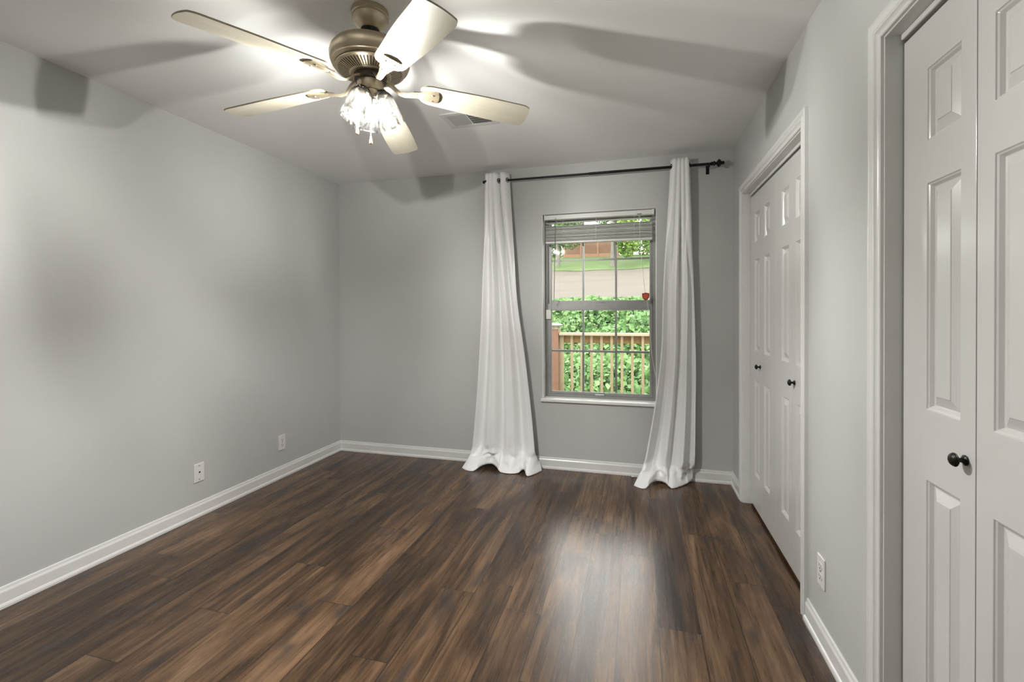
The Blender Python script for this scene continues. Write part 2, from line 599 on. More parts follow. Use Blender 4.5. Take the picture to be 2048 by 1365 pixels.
def baseboard(name, p0, p1, inward, m0=0, m1=0):
    """m0/m1: 1 = mitre into an inside corner at that end"""
    p0, p1, n = Vector(p0), Vector(p1), Vector(inward)
    d = (p1 - p0).normalized()
    s = []
    for p, mm, sg in ((p0, m0, 1), (p1, m1, -1)):
        s.append([p + n * a + d * (sg * a * mm) + Vector((0, 0, z)) for a, z in BP])
    bm = bmesh.new()
    sweep(bm, s)
    return struct(obj(name, bm, 'trim'))


baseboard('baseboard_left', (XL, YF, 0), (XL, YB, 0), (1, 0, 0), 1, 1)
baseboard('baseboard_back', (XL, YB, 0), (XR, YB, 0), (0, -1, 0), 1, 1)
baseboard('baseboard_rear', (XL, YF, 0), (XR, YF, 0), (0, 1, 0), 1, 1)
CW = 0.066           # casing width incl. reveal
baseboard('baseboard_right', (XR, D1[1] + CW - 0.012, 0), (XR, YB, 0), (-1, 0, 0), 0, 1)
baseboard('baseboard_right', (XR, D2[1] + CW, 0), (XR, D1[0] - CW, 0), (-1, 0, 0))
baseboard('baseboard_right', (XR, YF, 0), (XR, D2[0] - CW, 0), (-1, 0, 0), 1, 0)

# casings (mitred moulding) with their jambs
CP = [(0, 0), (0, 0.009), (0.003, 0.0115), (0.007, 0.0115), (0.010, 0.009), (0.013, 0.0085), (0.019, 0.012), (0.022, 0.0165), (0.0255, 0.0165),
      (0.0265, 0.0145), (0.029, 0.0165), (0.032, 0.0150), (0.034, 0.0135), (0.049, 0.0165), (0.0505, 0.0145), (0.053, 0.0165), (0.058, 0.0165), (0.0605, 0.0145), (0.0605, 0)]


def casing(name, D):
    y0, y1, zt = D[0] - 0.005, D[1] + 0.005, D[2] + 0.005
    bm = bmesh.new()
    secs = [[Vector((XR - p, y0 - o, 0)) for o, p in CP], [Vector((XR - p, y0 - o, zt + o)) for o, p in CP],
            [Vector((XR - p, y1 + o, zt + o)) for o, p in CP], [Vector((XR - p, y1 + o, 0)) for o, p in CP]]
    sweep(bm, secs)
    jt = 0.018
    box(bm, XR - 0.001, XR + WT, D[0] - jt, D[0], 0, D[2] + jt)
    box(bm, XR - 0.001, XR + WT, D[1], D[1] + jt, 0, D[2] + jt)
    box(bm, XR - 0.001, XR + WT, D[0], D[1], D[2], D[2] + jt)
    return struct(obj(name, bm, 'trim', smooth=35))


casing('trim_1', D1)
casing('trim_2', D2)


# ------------------------------------------------------------------ bifold closet doors
def door_leaf_bm(w, stile_a, stile_b, z0, z1):
    """leaf lying in the YZ plane, face toward -X at x=0, y from 0 to w; stile_a at y=0"""
    bm = bmesh.new()
    th = 0.034
    ys = [0, stile_a, w - stile_b, w]
    pz = [(0.232, 0.830), (1.012, 1.588), (1.697, 1.880)]
    zs = [z0] + [z for p in pz for z in p] + [z1]
    rings = [(0, 0), (0.0015, 0.003), (0.005, 0.0050), (0.010, 0.0120), (0.0135, 0.0130), (0.0145, 0.0125), (0.0370, 0.0030), (0.0380, 0.0012)]
    grid = {}

    def v(x, y, z):
        k = (round(x, 5), round(y, 5), round(z, 5))
        if k not in grid:
            grid[k] = bm.verts.new((x, y, z))
        return grid[k]
    for i in range(3):
        for k in range(len(zs) - 1):
            a, b, c, d = ys[i], ys[i + 1], zs[k], zs[k + 1]
            if i == 1 and k % 2 == 1:
                prev = None
                for ins, dep in rings:
                    r_ = [v(dep, a + ins, c + ins), v(dep, b - ins, c + ins), v(dep, b - ins, d - ins), v(dep, a + ins, d - ins)]
                    if prev:
                        for q in range(4):
                            s = (q + 1) % 4
                            bm.faces.new((prev[q], prev[s], r_[s], r_[q]))
                    prev = r_
                bm.faces.new(prev)
            else:
                bm.faces.new((v(0, a, c), v(0, b, c), v(0, b, d), v(0, a, d)))
    # edges and back
    e = 0.0015
    for (ya, yb) in zip(ys, ys[1:]):
        bm.faces.new((v(0, ya, z0), v(0, yb, z0), v(th, yb, z0), v(th, ya, z0)))
        bm.faces.new((v(0, ya, z1), v(0, yb, z1), v(th, yb, z1), v(th, ya, z1)))
        for (za, zb) in zip(zs, zs[1:]):
            bm.faces.new((v(th, ya, za), v(th, yb, za), v(th, yb, zb), v(th, ya, zb)))
    for (za, zb) in zip(zs, zs[1:]):
        bm.faces.new((v(0, 0, za), v(0, 0, zb), v(th, 0, zb), v(th, 0, za)))
        bm.faces.new((v(0, w, za), v(0, w, zb), v(th, w, zb), v(th, w, za)))
    return bm


def knob_bm():
    """axis along -X from x=0"""
    prof = [(0, 0), (0.0115, 0), (0.0125, 0.0012), (0.0125, 0.003), (0.0095, 0.0048), (0.0065, 0.007), (0.0052, 0.012), (0.0055, 0.018),
            (0.009, 0.0215), (0.0135, 0.0235), (0.0162, 0.0265), (0.0166, 0.029), (0.0152, 0.0305), (0.0156, 0.0315), (0.0150, 0.0335), (0.0134, 0.0350),
            (0.0136, 0.036), (0.0118, 0.0385), (0.0080, 0.0415), (0.0035, 0.0430), (0, 0.0432)]
    bm = bmesh.new()
    prof = [(q, z if z < 0.0072 else 0.0072 + (z - 0.0072) * 0.68) for q, z in prof]
    lathe(bm, [(q * 0.95, z) for q, z in prof], 32, Matrix.Rotation(-PI / 2, 4, 'Y'))
    return bm


DX = 0.712


def closet(name, D, zt, knobs):
    root = bpy.data.objects.new(name, None)
    root.empty_display_size = 0.05
    C.objects.link(root)
    root.location = (DX, D[1], 0)
    struct(root)
    n = 4
    gap = 0.003
    pitch = (D[1] - D[0] - 0.006) / n
    w = pitch - gap
    for i in range(n):
        # i = 0 is the leaf farthest from the camera; the outer stiles are wide, the hinge stiles narrow
        hi = D[1] - 0.003 - i * pitch - gap / 2
        wide, nar = 0.106, 0.050
        sa, sb = (nar, wide) if i % 2 == 0 else (wide, nar)
        leaf = obj('door_leaf', door_leaf_bm(w, sa, sb, 0.022, zt), 'door', root, loc=(0, hi - w - D[1], 0), bevel=0.0012)
        for ky in knobs:
            if hi - w < ky < hi:
                k = obj('knob', knob_bm(), 'bronze', leaf, smooth=50, loc=(0, ky - (hi - w), 0.926))
                k['label'] = 'dark bronze knob'
    # head track with rounded front
    bm = boxes((DX - 0.008, DX + 0.018, D[0] + 0.003, D[1] - 0.003, zt + 0.010, D[2] - 0.001))
    obj('head_track', bm, 'trim', root, bevel=0.004, loc=(-DX, -D[1], 0))
    return root


closet('door_1', D1, 2.002, (3.0656, 2.437))
closet('door_2', D2, 2.002, (1.2660, 0.60))

# ------------------------------------------------------------------ window
win = bpy.data.objects.new('window_1', None)
win.empty_display_size = 0.05
C.objects.link(win)
win.location = (-0.305, YB, WZ0)
struct(win)


def wpart(name, bm, mat, parent=win, **kw):
    o = obj(name, bm, mat, parent, **kw)
    if parent is win:
        o.location = -win.location
    return o


YW = 3.765           # front of the aluminium frame
FX0, FX1 = WX0 + 0.004, WX1 - 0.004
wpart('reveal', boxes((WX0, WX0 + 0.004, YB + 0.001, YB + 0.215, WZ0 + 0.016, WZ1), (WX1 - 0.004, WX1, YB + 0.001, YB + 0.215, WZ0 + 0.016, WZ1),
                      (WX0, WX1, YB + 0.001, YB + 0.215, WZ1 - 0.003, WZ1)), 'reveal')
wpart('window_sill', boxes((WX0 - 0.012, WX1 + 0.012, YB - 0.020, YB, 0.540, 0.562), (WX0 + 0.001, WX1 - 0.001, YB, YW + 0.08, 0.546, 0.562)), 'reveal', bevel=0.003)
fz0, fz1 = 0.562, 2.050
fw = 0.020
wpart('window_frame', boxes((FX0, FX0 + fw, YW, YW + 0.085, fz0, fz1), (FX1 - fw, FX1, YW, YW + 0.085, fz0, fz1),
                            (FX0 + fw, FX1 - fw, YW, YW + 0.085, fz1 - fw, fz1), (FX0 + fw, FX1 - fw, YW, YW + 0.085, fz0, fz0 + 0.020),
                            (FX0 + fw, FX0 + fw + 0.007, YW + 0.026, YW + 0.034, fz0, fz1), (FX1 - fw - 0.007, FX1 - fw, YW + 0.026, YW + 0.034, fz0, fz1)), 'alu', bevel=0.0015)


def sash(name, y0, y1, z0, z1, gx0, gx1, gz0, gz1, mz):
    a, b = FX0 + fw + 0.001, FX1 - fw - 0.001
    s = wpart(name, boxes((a, gx0, y0, y1, z0, z1), (gx1, b, y0, y1, z0, z1), (gx0, gx1, y0, y1, z0, gz0), (gx0, gx1, y0, y1, gz1, z1)), 'alu', bevel=0.002)
    ym = (y0 + y1) / 2
    bd = 0.004
    obj('glazing_bead', boxes((gx0, gx0 + bd, y0 + 0.004, ym - 0.002, gz0, gz1), (gx1 - bd, gx1, y0 + 0.004, ym - 0.002, gz0, gz1),
                              (gx0, gx1, y0 + 0.004, ym - 0.002, gz0, gz0 + bd), (gx0, gx1, y0 + 0.004, ym - 0.002, gz1 - bd, gz1)), 'gasket', s)
    obj('glass_pane', boxes((gx0, gx1, ym - 0.002, ym - 0.0015, gz0, gz1)), 'glass', s)
    gw = gx1 - gx0
    mh = 0.0085
    m1, m2 = gx0 + gw * 0.333, gx0 + gw * 0.667
    y2, y3 = ym + 0.000, ym + 0.008
    obj('muntin_grid', boxes((m1 - mh, m1 + mh, y2, y3, gz0, gz1), (m2 - mh, m2 + mh, y2, y3, gz0, gz1), (gx0, gx1, y2 + 0.0005, y3 - 0.0005, mz - mh, mz + mh)), 'alu', s)
    return s


GX0, GX1 = -0.692, 0.0915
sash('lower_sash', YW + 0.004, YW + 0.026, fz0 + 0.021, 1.332, GX0, GX1, 0.606, 1.278, 0.9415)
sash('upper_sash', YW + 0.036, YW + 0.058, 1.315, fz1 - fw - 0.001, GX0 - 0.004, GX1 + 0.002, 1.352, 2.010, 1.690)
# sash latch and finger lift
bm = boxes((-0.33, -0.27, YW + 0.006, YW + 0.028, 1.332, 1.337), (-0.315, -0.29, YW + 0.004, YW + 0.03, 1.337, 1.342), (-0.31, -0.262, YW + 0.008, YW + 0.016, 1.340, 1.345))
wpart('latch', bm, 'alu', bevel=0.001)
bm = boxes((-0.335, -0.262, YW - 0.010, YW + 0.004, 0.598, 0.606), (-0.335, -0.262, YW - 0.010, YW - 0.006, 0.588, 0.606))
wpart('finger_lift', bm, 'latch', bevel=0.0015)

# alarm contact on the sash
t_ = thing('window_sensor', 'small white alarm sensor on the left side of the window sash', 'sensor', (-0.714, YW + 0.004, 1.242))
obj('sensor_body', boxes((-0.021, 0.021, -0.018, 0, -0.039, 0.039)), 'plastic', t_, bevel=0.003)
obj('magnet', boxes((-0.037, -0.026, -0.016, -0.004, -0.021, 0.021)), 'plastic', t_, bevel=0.002)

# ------------------------------------------------------------------ window blind
YBL = 3.690
bl = thing('window_blind', 'white slatted blind drawn up to the top of the window', 'blind', (-0.307, YBL, 2.05))


def bpart(name, bm, mat, **kw):
    o = obj(name, bm, mat, bl, **kw)
    o.location = -bl.location
    return o


bx0, bx1 = -0.728, 0.112
bm = boxes((bx0, bx1, YBL, YBL + 0.045, 2.012, 2.048), (bx1 - 0.004, bx1 + 0.010, YBL - 0.003, YBL + 0.046, 2.009, 2.0505), (bx0 - 0.008, bx0 + 0.004, YBL - 0.001, YBL + 0.046, 2.011, 2.0505))
bpart('headrail', bm, 'headrail', bevel=0.002)
bm = bmesh.new()
rng = random.Random(3)


def slat(bm, z, tilt, x0, x1, y0, y1, crown=0.003):
    ys = [y0 + (y1 - y0) * k / 4 for k in range(5)]
    for dz in (0,):
        up = [[bm.verts.new((x, y, z + tilt * (k / 4 - 0.5) + crown * (1 - (k / 2 - 1) ** 2) + th)) for k, y in enumerate(ys)] for th in (0.0, 0.0018) for x in (x0, x1)]
        a, b, c, d = up
        for k in range(4):
            bm.faces.new((a[k], a[k + 1], b[k + 1], b[k]))
            bm.faces.new((c[k], d[k], d[k + 1], c[k + 1]))
        for p, q in ((a, c), (d, b)):
            for k in range(4):
                bm.faces.new((p[k], q[k], q[k + 1], p[k + 1]))
        bm.faces.new((a[0], b[0], d[0], c[0]))
        bm.faces.new((a[4], c[4], d[4], b[4]))


slat(bm, 1.984, 0.003, bx0 + 0.004, bx1 - 0.006, YBL, YBL + 0.048)
for k in range(20):
    z = 1.8355 + k * 0.00625
    dy = rng.uniform(-0.0015, 0.0015)
    slat(bm, z, rng.uniform(-0.0032, 0.0028), bx0 + 0.004 + rng.uniform(-0.001, 0.001), bx1 - 0.006 + rng.uniform(-0.001, 0.001), YBL + dy, YBL + 0.048 + dy, 0.0018)
bpart('slats', bm, 'blind', smooth=40)
bpart('bottom_rail', boxes((bx0 + 0.003, bx1 - 0.005, YBL - 0.001, YBL + 0.050, 1.818, 1.834)), 'headrail', bevel=0.004)
for x in (-0.637, -0.585, -0.32, -0.025, 0.02):
    bm = bmesh.new()
    loop = [(x, YBL - 0.002, 2.013), (x, YBL - 0.002, 1.835), (x, YBL - 0.0015, 1.8165), (x, YBL + 0.0505, 1.8165), (x, YBL + 0.0495, 1.835), (x, YBL + 0.0495, 2.013)]
    tube(bm, loop, 0.0008, 5)
    bpart('ladder_cord', bm, 'cord')
bm = tubes([(-0.640, YBL - 0.008, 2.02), (-0.641, YBL - 0.009, 1.99), (-0.655, YBL - 0.006, 1.36)], 0.0028, 8)
tube(bm, [(-0.655, YBL - 0.006, 1.36), (-0.6555, YBL - 0.006, 1.345)], [0.0028, 0.005], 8)
bpart('tilt_wand', bm, 'wand')
bpart('cord_lock', boxes((-0.004, 0.03, YBL - 0.004, YBL + 0.006, 2.013, 2.021)), 'wand', bevel=0.001)
cord_pts = [(0.010, YBL - 0.003, 2.015), (0.018, YBL - 0.004, 1.83), (0.052, YBL - 0.002, 1.42), (0.073, YBL, 1.32), (0.088, YBL, 1.12), (0.105, YBL - 0.002, 0.92),
            (0.132, YBL - 0.008, 0.76), (0.146, YBL - 0.040, 0.62), (0.140, YB - 0.030, 0.50), (0.11, YB - 0.034, 0.30), (0.06, YB - 0.040, 0.08), (0.045, YB - 0.05, 0.012), (0.01, YB - 0.045, 0.006), (-0.028, YB - 0.046, 0.007)]
fn = crom([(i,) + p for i, p in enumerate(cord_pts)], 0)
bpart('pull_cord', tubes([fn(i * 0.25) for i in range((len(cord_pts) - 1) * 4 + 1)], 0.0016, 7), 'cord')
bm = bmesh.new()
lathe(bm, [(0, 0), (0.002, 0), (0.004, 0.006), (0.0065, 0.016), (0.0065, 0.021), (0, 0.023)], 14, Matrix.Translation((-0.026, YB - 0.046, 0.0068)) @ Matrix.Rotation(-PI / 2, 4, 'Y'))
bpart('tassel', bm, 'cord', smooth=40)
# red shield-shaped tag on the cord


def shield(s, x, y, z, th):
    out = [(-1, 0.86), (-0.5, 0.93), (0, 1.03), (0.5, 0.93), (1, 0.86), (1, 0.1), (0.92, -0.25), (0.72, -0.6), (0.4, -0.88), (0, -1.08), (-0.4, -0.88), (-0.72, -0.6), (-0.92, -0.25), (-1, 0.1)]
    bm = bmesh.new()
    a = [bm.verts.new((x + p[0] * s, y, z + p[1] * s * 1.08)) for p in out]
    b = [bm.verts.new((x + p[0] * s, y + th, z + p[1] * s * 1.08)) for p in out]
    bm.faces.new(a)
    bm.faces.new(b)
    for i in range(len(out)):
        k = (i + 1) % len(out)
        bm.faces.new((a[i], a[k], b[k], b[i]))
    return bm


tg = bpart('warning_tag', shield(0.0265, 0.0585, YBL - 0.010, 1.379, 0.003), 'tag_dark')
tg['label'] = 'red shield-shaped tag on the blind cord'
o = obj('tag_face', shield(0.0225, 0.0585, YBL - 0.0108, 1.379, 0.001), 'tag_red', tg)
bm = bmesh.new()
for zz, ww in ((1.392, 0.015), (1.3835, 0.0165), (1.3755, 0.0155), (1.368, 0.011)):
    x = 0.0585 - ww
    while x < 0.0585 + ww - 0.003:
        l = rng.uniform(0.003, 0.007)
        box(bm, x, min(x + l, 0.0585 + ww), YBL - 0.0114, YBL - 0.0107, zz - 0.0018, zz + 0.0018)
        x += l + 0.0016
obj('tag_print', bm, 'tag_line', tg)

# ------------------------------------------------------------------ curtain rod and curtains
YR = YB - 0.090
ZR = 2.325
rodt = thing('curtain_rod', 'black curtain rod with diamond finials above the window', 'curtain rod', (-0.31, YB, ZR))


def rpart(name, bm, mat='black_metal', **kw):
    o = obj(name, bm, mat, rodt, **kw)
    o.location = -rodt.location
    return o


bm = tubes([(-1.165, YR, ZR), (-0.35, YR, ZR - 0.002)], 0.0080, 16)
tube(bm, [(-0.36, YR, ZR - 0.002), (0.535, YR, ZR - 0.003)], 0.0098, 16)
rpart('rod', bm, smooth=40)
fin = [(0.0105, 0), (0.0145, 0.002), (0.0145, 0.006), (0.010, 0.009), (0.0125, 0.013), (0.0165, 0.017), (0.0165, 0.024), (0.012, 0.028), (0.0075, 0.031), (0.009, 0.034),
       (0.016, 0.040), (0.024, 0.046), (0.0295, 0.052), (0.025, 0.058), (0.017, 0.066), (0.011, 0.071), (0.0105, 0.074), (0.013, 0.078), (0.013, 0.083), (0.008, 0.088), (0, 0.089)]
for x, sgn in ((0.508, 1), (-1.130, -1)):
    bm = bmesh.new()
    lathe(bm, fin, 24, Matrix.Translation((x, YR, ZR - 0.002)) @ Matrix.Rotation(sgn * PI / 2, 4, 'Y'))
    rpart('finial', bm, smooth=45)
for x in (-1.05, 0.496):
    bm = boxes((x - 0.011, x + 0.011, YB - 0.004, YB, ZR - 0.052, ZR + 0.010), (x - 0.006, x + 0.006, YR - 0.004, YB - 0.003, ZR - 0.020, ZR - 0.0125))
    pts = [(x, YR + 0.0155 * math.cos(a), ZR - 0.003 + 0.0155 * math.sin(a)) for a in [PI * (0.9 + 1.2 * k / 10) for k in range(11)]]
    tube(bm, pts, 0.004, 8)
    for zz in (ZR - 0.044, ZR - 0.030):
        tube(bm, [(x, YB - 0.007, zz), (x, YB - 0.003, zz)], 0.003, 8)
    rpart('bracket', bm, bevel=0.0008)


def fold_mix(a, b, f):
    return a + (b - a) * f


def smooth(t):
    t = max(0.0, min(1.0, t))
    return t * t * (3 - 2 * t)


def curtain(label, ztop, edges, hem, topmap, seed, zsplit, A0, A1, fold2, rings_at):
    xs_mid = sum(e[1] + e[2] for e in edges) / (2 * len(edges))
    root = thing('curtain', label, 'curtain', (xs_mid, YR, 0), 0, None)
    ef = crom(sorted([(-e[0], e[1], e[2]) for e in edges]), 0)
    hf = crom(hem, 0)
    tm = crom(topmap, 0)
    NU, NV = 132, 92
    bm = bmesh.new()
    grid = []

    def wall_pt(u, z):
        q = smooth((ztop - z) / 1.1)
        q2 = smooth((ztop - z) / 2.1)
        xl, xr = ef(-z)
        g = fold_mix(tm(u)[0], u, q)
        x = xl + (xr - xl) * g - 0.0125 * math.sin(2 * PI * 4 * u) * (1 - q * 0.75)
        wtop = math.cos(2 * PI * 4 * u)
        w2 = 0.0
        for amp, fr, ph in fold2:
            w2 += amp * math.cos(2 * PI * fr * u + ph + 0.5 * q2 * math.sin(3 * u + seed))
        y = YR - 0.004 * q + fold_mix(A0 * wtop, A1 * w2, q * 0.85)
        y += 0.010 * q2 * mnoise.noise((u * 5 + seed, z * 1.3, 0.3)) * 2
        x += 0.004 * q * mnoise.noise((u * 4 + seed, z * 1.7, 9.3)) * 2
        y = min(y, YB - 0.034)
        return Vector((x, y, z))

    for i in range(NV + 1):
        v = i / NV
        rowv = []
        for k in range(NU + 1):
            u = k / NU
            hx, hy, hz = hf(u)
            hz = max(hz, 0.0035)
            if v < 0.78:
                z = ztop + (zsplit - ztop) * (v / 0.78)
                p = wall_pt(u, z)
            else:
                s = (v - 0.78) / 0.22
                p0 = wall_pt(u, zsplit)
                d0 = (p0 - wall_pt(u, zsplit + 0.02)) / 0.02
                p3 = Vector((hx, hy, hz))
                L = zsplit * 0.55
                p1 = p0 + d0.normalized() * L
                lay = 0.16 if hz < 0.012 else 0.03
                p2 = p3 + Vector(((p0.x - hx) * 0.35, 0.03 + lay * 0.25, 0.035 + (0.06 if hz > 0.012 else 0.02)))
                p2.z = max(p2.z, 0.01)
                p = p0 * (1 - s) ** 3 + p1 * (3 * s * (1 - s) ** 2) + p2 * (3 * s * s * (1 - s)) + p3 * s ** 3
                wr = 0.013 * math.sin(PI * s) * mnoise.noise((u * 11 + seed, s * 4, 2.2))
                p = p + Vector((0, wr * 2, wr))
                p.z = max(p.z, 0.0035)
                p.y = min(p.y, YB - 0.030)
            rowv.append(bm.verts.new(p))
        grid.append(rowv)
    for a, b in zip(grid, grid[1:]):
        for k in range(NU):
            bm.faces.new((a[k], a[k + 1], b[k + 1], b[k]))
    o = obj('panel', bm, 'satin', root, smooth=80)
    o.location = -root.location
    sm = o.modifiers.new('solid', 'SOLIDIFY')
    sm.thickness = 0.0016
    sm.offset = 0
    # dark grommets where the cloth crosses the rod
    for k in rings_at:
        u = (2 * k + 1) / 16
        p = wall_pt(u, ZR)
        d = (wall_pt(u + 0.012, ZR) - wall_pt(u - 0.012, ZR)).normalized()
        n = Vector((-d.y, d.x, 0))
        bmg = bmesh.new()
        R0, r0, sg, sr = 0.0165, 0.0034, 28, 8
        rings = []
        for a in range(sg):
            ca, sa = math.cos(2 * PI * a / sg), math.sin(2 * PI * a / sg)
            ring = []
            for b in range(sr):
                cb, sb = math.cos(2 * PI * b / sr), math.sin(2 * PI * b / sr)
                rad = d * ca + Vector((0, 0, 1)) * sa
                ring.append(bmg.verts.new(Vector((p.x, p.y, ZR)) + rad * (R0 + r0 * cb) + n * (r0 * 0.8 * sb)))
            rings.append(ring)
        for a in range(sg):
            for b in range(sr):
                bmg.faces.new((rings[a][b], rings[(a + 1) % sg][b], rings[(a + 1) % sg][(b + 1) % sr], rings[a][(b + 1) % sr]))
        go = obj('grommet', bmg, 'black_metal', root, smooth=60)
        go.location = -root.location
    return root


curtain('left white satin curtain with two flared corners spread on the floor', 2.386,
        [(2.40, -1.190, -1.003), (1.77, -1.212, -0.958), (1.36, -1.223, -0.926), (0.955, -1.246, -0.872), (0.55, -1.275, -0.826), (0.15, -1.315, -0.785), (0.0, -1.33, -0.77)],
        [(0, -1.375, 3.470, .004), (.07, -1.325, 3.430, .0035), (.14, -1.262, 3.425, .004), (.21, -1.205, 3.500, .03), (.29, -1.150, 3.535, .036), (.39, -1.095, 3.500, .028),
         (.48, -1.045, 3.455, .004), (.60, -.975, 3.440, .0035), (.72, -.905, 3.460, .008), (.79, -.865, 3.490, .028), (.86, -.822, 3.425, .004), (.93, -.780, 3.470, .004), (1, -.735, 3.565, .004)],
        [(0, 0.0), (.125, .07), (.25, .15), (.375, .23), (.5, .31), (.625, .40), (.75, .60), (.875, .76), (1, 1.0)], 1.7, 0.20, 0.027, 0.042,
        [(0.85, 3.1, 3.4), (0.26, 6.2, 1.0)], (5, 6, 7))
curtain('right white satin curtain hanging beside the closet, partly covering the window edge', 2.376,
        [(2.40, 0.238, 0.357), (1.715, 0.197, 0.384), (1.35, 0.178, 0.397), (0.98, 0.163, 0.403), (0.61, 0.124, 0.401), (0.24, 0.066, 0.397), (0.0, 0.02, 0.39)],
        [(0, -.030, 3.430, .004), (.08, .000, 3.400, .005), (.15, .045, 3.392, .0035), (.21, .092, 3.440, .030), (.30, .135, 3.495, .030), (.40, .185, 3.500, .022), (.50, .228, 3.452, .0035),
         (.58, .255, 3.460, .004), (.68, .296, 3.500, .006), (.80, .340, 3.550, .010), (.90, .372, 3.585, .02), (1, .388, 3.605, .03)],
        [(0, 0.0), (.125, .22), (.25, .34), (.375, .45), (.5, .54), (.625, .66), (.75, .76), (.875, .88), (1, 1.0)], 4.1, 0.20, 0.027, 0.040,
        [(0.85, 2.7, 3.0), (0.28, 5.4, 2.6)], (0, 7))


# ------------------------------------------------------------------ outlets
def wall_plate(name, label, cat, loc, rotz, kind):
    """local: plate in XZ, facing -Y"""
    r_ = thing(name, label, cat, loc, rotz)
    w, h = 0.0345, 0.0575
    obj('plate', boxes((-w, w, -0.006, 0, -h, h)), 'plastic', r_, bevel=0.003, segs=3)
    if kind == 'duplex':
        for s in (1, -1):
            bm = bmesh.new()
            lathe(bm, [(0, 0), (0.0165, 0), (0.0165, 0.002), (0, 0.002)], 24, Matrix.Translation((0, -0.006, s * 0.0195)) @ Matrix.Rotation(PI / 2, 4, 'X') @ Matrix.Scale(0.86, 4, (0, 1, 0)))
            rc = obj('receptacle', bm, 'plastic', r_, smooth=40)
            obj('slots', boxes((-0.0085, -0.0058, -0.0084, -0.0078, s * 0.0195 - 0.001, s * 0.0195 + 0.008), (0.0058, 0.0085, -0.0084, -0.0078, s * 0.0195 - 0.001, s * 0.0195 + 0.007),
                                (-0.0028, 0.0028, -0.0084, -0.0078, s * 0.0195 - 0.0105, s * 0.0195 - 0.005)), 'slot', rc)
        bm = bmesh.new()
        lathe(bm, [(0, 0), (0.0032, 0), (0.0028, 0.0012), (0, 0.0014)], 12, Matrix.Translation((0, -0.006, 0)) @ Matrix.Rotation(PI / 2, 4, 'X'))
        obj('screw', bm, 'screw', r_)
    else:
        jk = obj('jack', boxes((-0.0095, 0.0095, -0.0085, -0.006, -0.011, 0.011)), 'plastic', r_, bevel=0.001)
        obj('socket_hole', boxes((-0.0055, 0.0055, -0.0090, -0.0084, -0.002, 0.0075)), 'slot', jk)
        for s in (1, -1):
            bm = bmesh.new()
            lathe(bm, [(0, 0), (0.0034, 0), (0.003, 0.0012), (0, 0.0014)], 12, Matrix.Translation((0, -0.006, s * 0.042)) @ Matrix.Rotation(PI / 2, 4, 'X'))
            obj('screw', bm, 'screw', r_)
    return r_


wall_plate('phone_jack', 'white phone jack plate low on the left wall, nearer the camera', 'wall plate', (XL, 2.241, 0.271), PI / 2, 'jack')
wall_plate('wall_outlet', 'white double outlet low on the left wall near the corner', 'outlet', (XL, 2.933, 0.268), PI / 2, 'duplex')
wall_plate('wall_outlet', 'white outlet on the right wall between the two closets', 'outlet', (XR, 1.977, 0.279), -PI / 2, 'duplex')

# ------------------------------------------------------------------ ceiling vent
vt = thing('ceiling_vent', 'white ceiling air register beyond the fan', 'air vent', (-0.982, 2.632, H))
vw, vh = 0.155, 0.104
iw, ih = 0.122, 0.073
bm = boxes((-vw, -iw, -vh, vh, -0.007, 0), (iw, vw, -vh, vh, -0.007, 0), (-iw, iw, -vh, -ih, -0.007, 0), (-iw, iw, ih, vh, -0.007, 0), (-0.004, 0.004, -ih, ih, -0.009, -0.001))
obj('frame', bm, 'trim', vt, bevel=0.002)
obj('duct_shade_plate', boxes((-iw, iw, -ih, ih, -0.0012, -0.0004)), 'slot', vt)  # no hole cut: dark plate painted as the shade inside the duct
for sx_ in (-1, 1):
    bm = bmesh.new()
    n = 17
    for k in range(n):
        x = sx_ * (0.008 + (iw - 0.010) * (k + 0.5) / n)
        dx = 0.0030
        a = [(x - sx_ * 0.0008, -0.0015), (x + sx_ * dx, -0.0085), (x + sx_ * (dx + 0.0010), -0.0085), (x + sx_ * 0.0004, -0.0015)]
        f0 = [bm.verts.new((p[0], -ih, p[1])) for p in a]
        f1 = [bm.verts.new((p[0], ih, p[1])) for p in a]
        bm.faces.new(f0)
        bm.faces.new(f1)
        for q in range(4):
            s = (q + 1) % 4
            bm.faces.new((f0[q], f0[s], f1[s], f1[q]))
    for k in range(1, 5):
        y = -ih + 2 * ih * k / 5
        x0, x1 = (0.006, iw) if sx_ > 0 else (-iw, -0.006)
        box(bm, x0, x1, y - 0.0012, y + 0.0012, -0.0035, -0.0015)
    obj('louvers', bm, 'trim', vt)

# ------------------------------------------------------------------ ceiling fan
FX, FY = -1.006, 1.595
fan = thing('ceiling_fan', 'champagne metal ceiling fan with five cream blades and lit glass shades', 'ceiling fan', (FX, FY, H))


def fz(z):
    return z - H


def fl(name, prof, mat, parent=fan, seg=56, sm=35):
    bm = bmesh.new()
    lathe(bm, [(r, fz(z)) for r, z in prof], seg, cap=False)
    return obj(name, bm, mat, parent, smooth=sm)


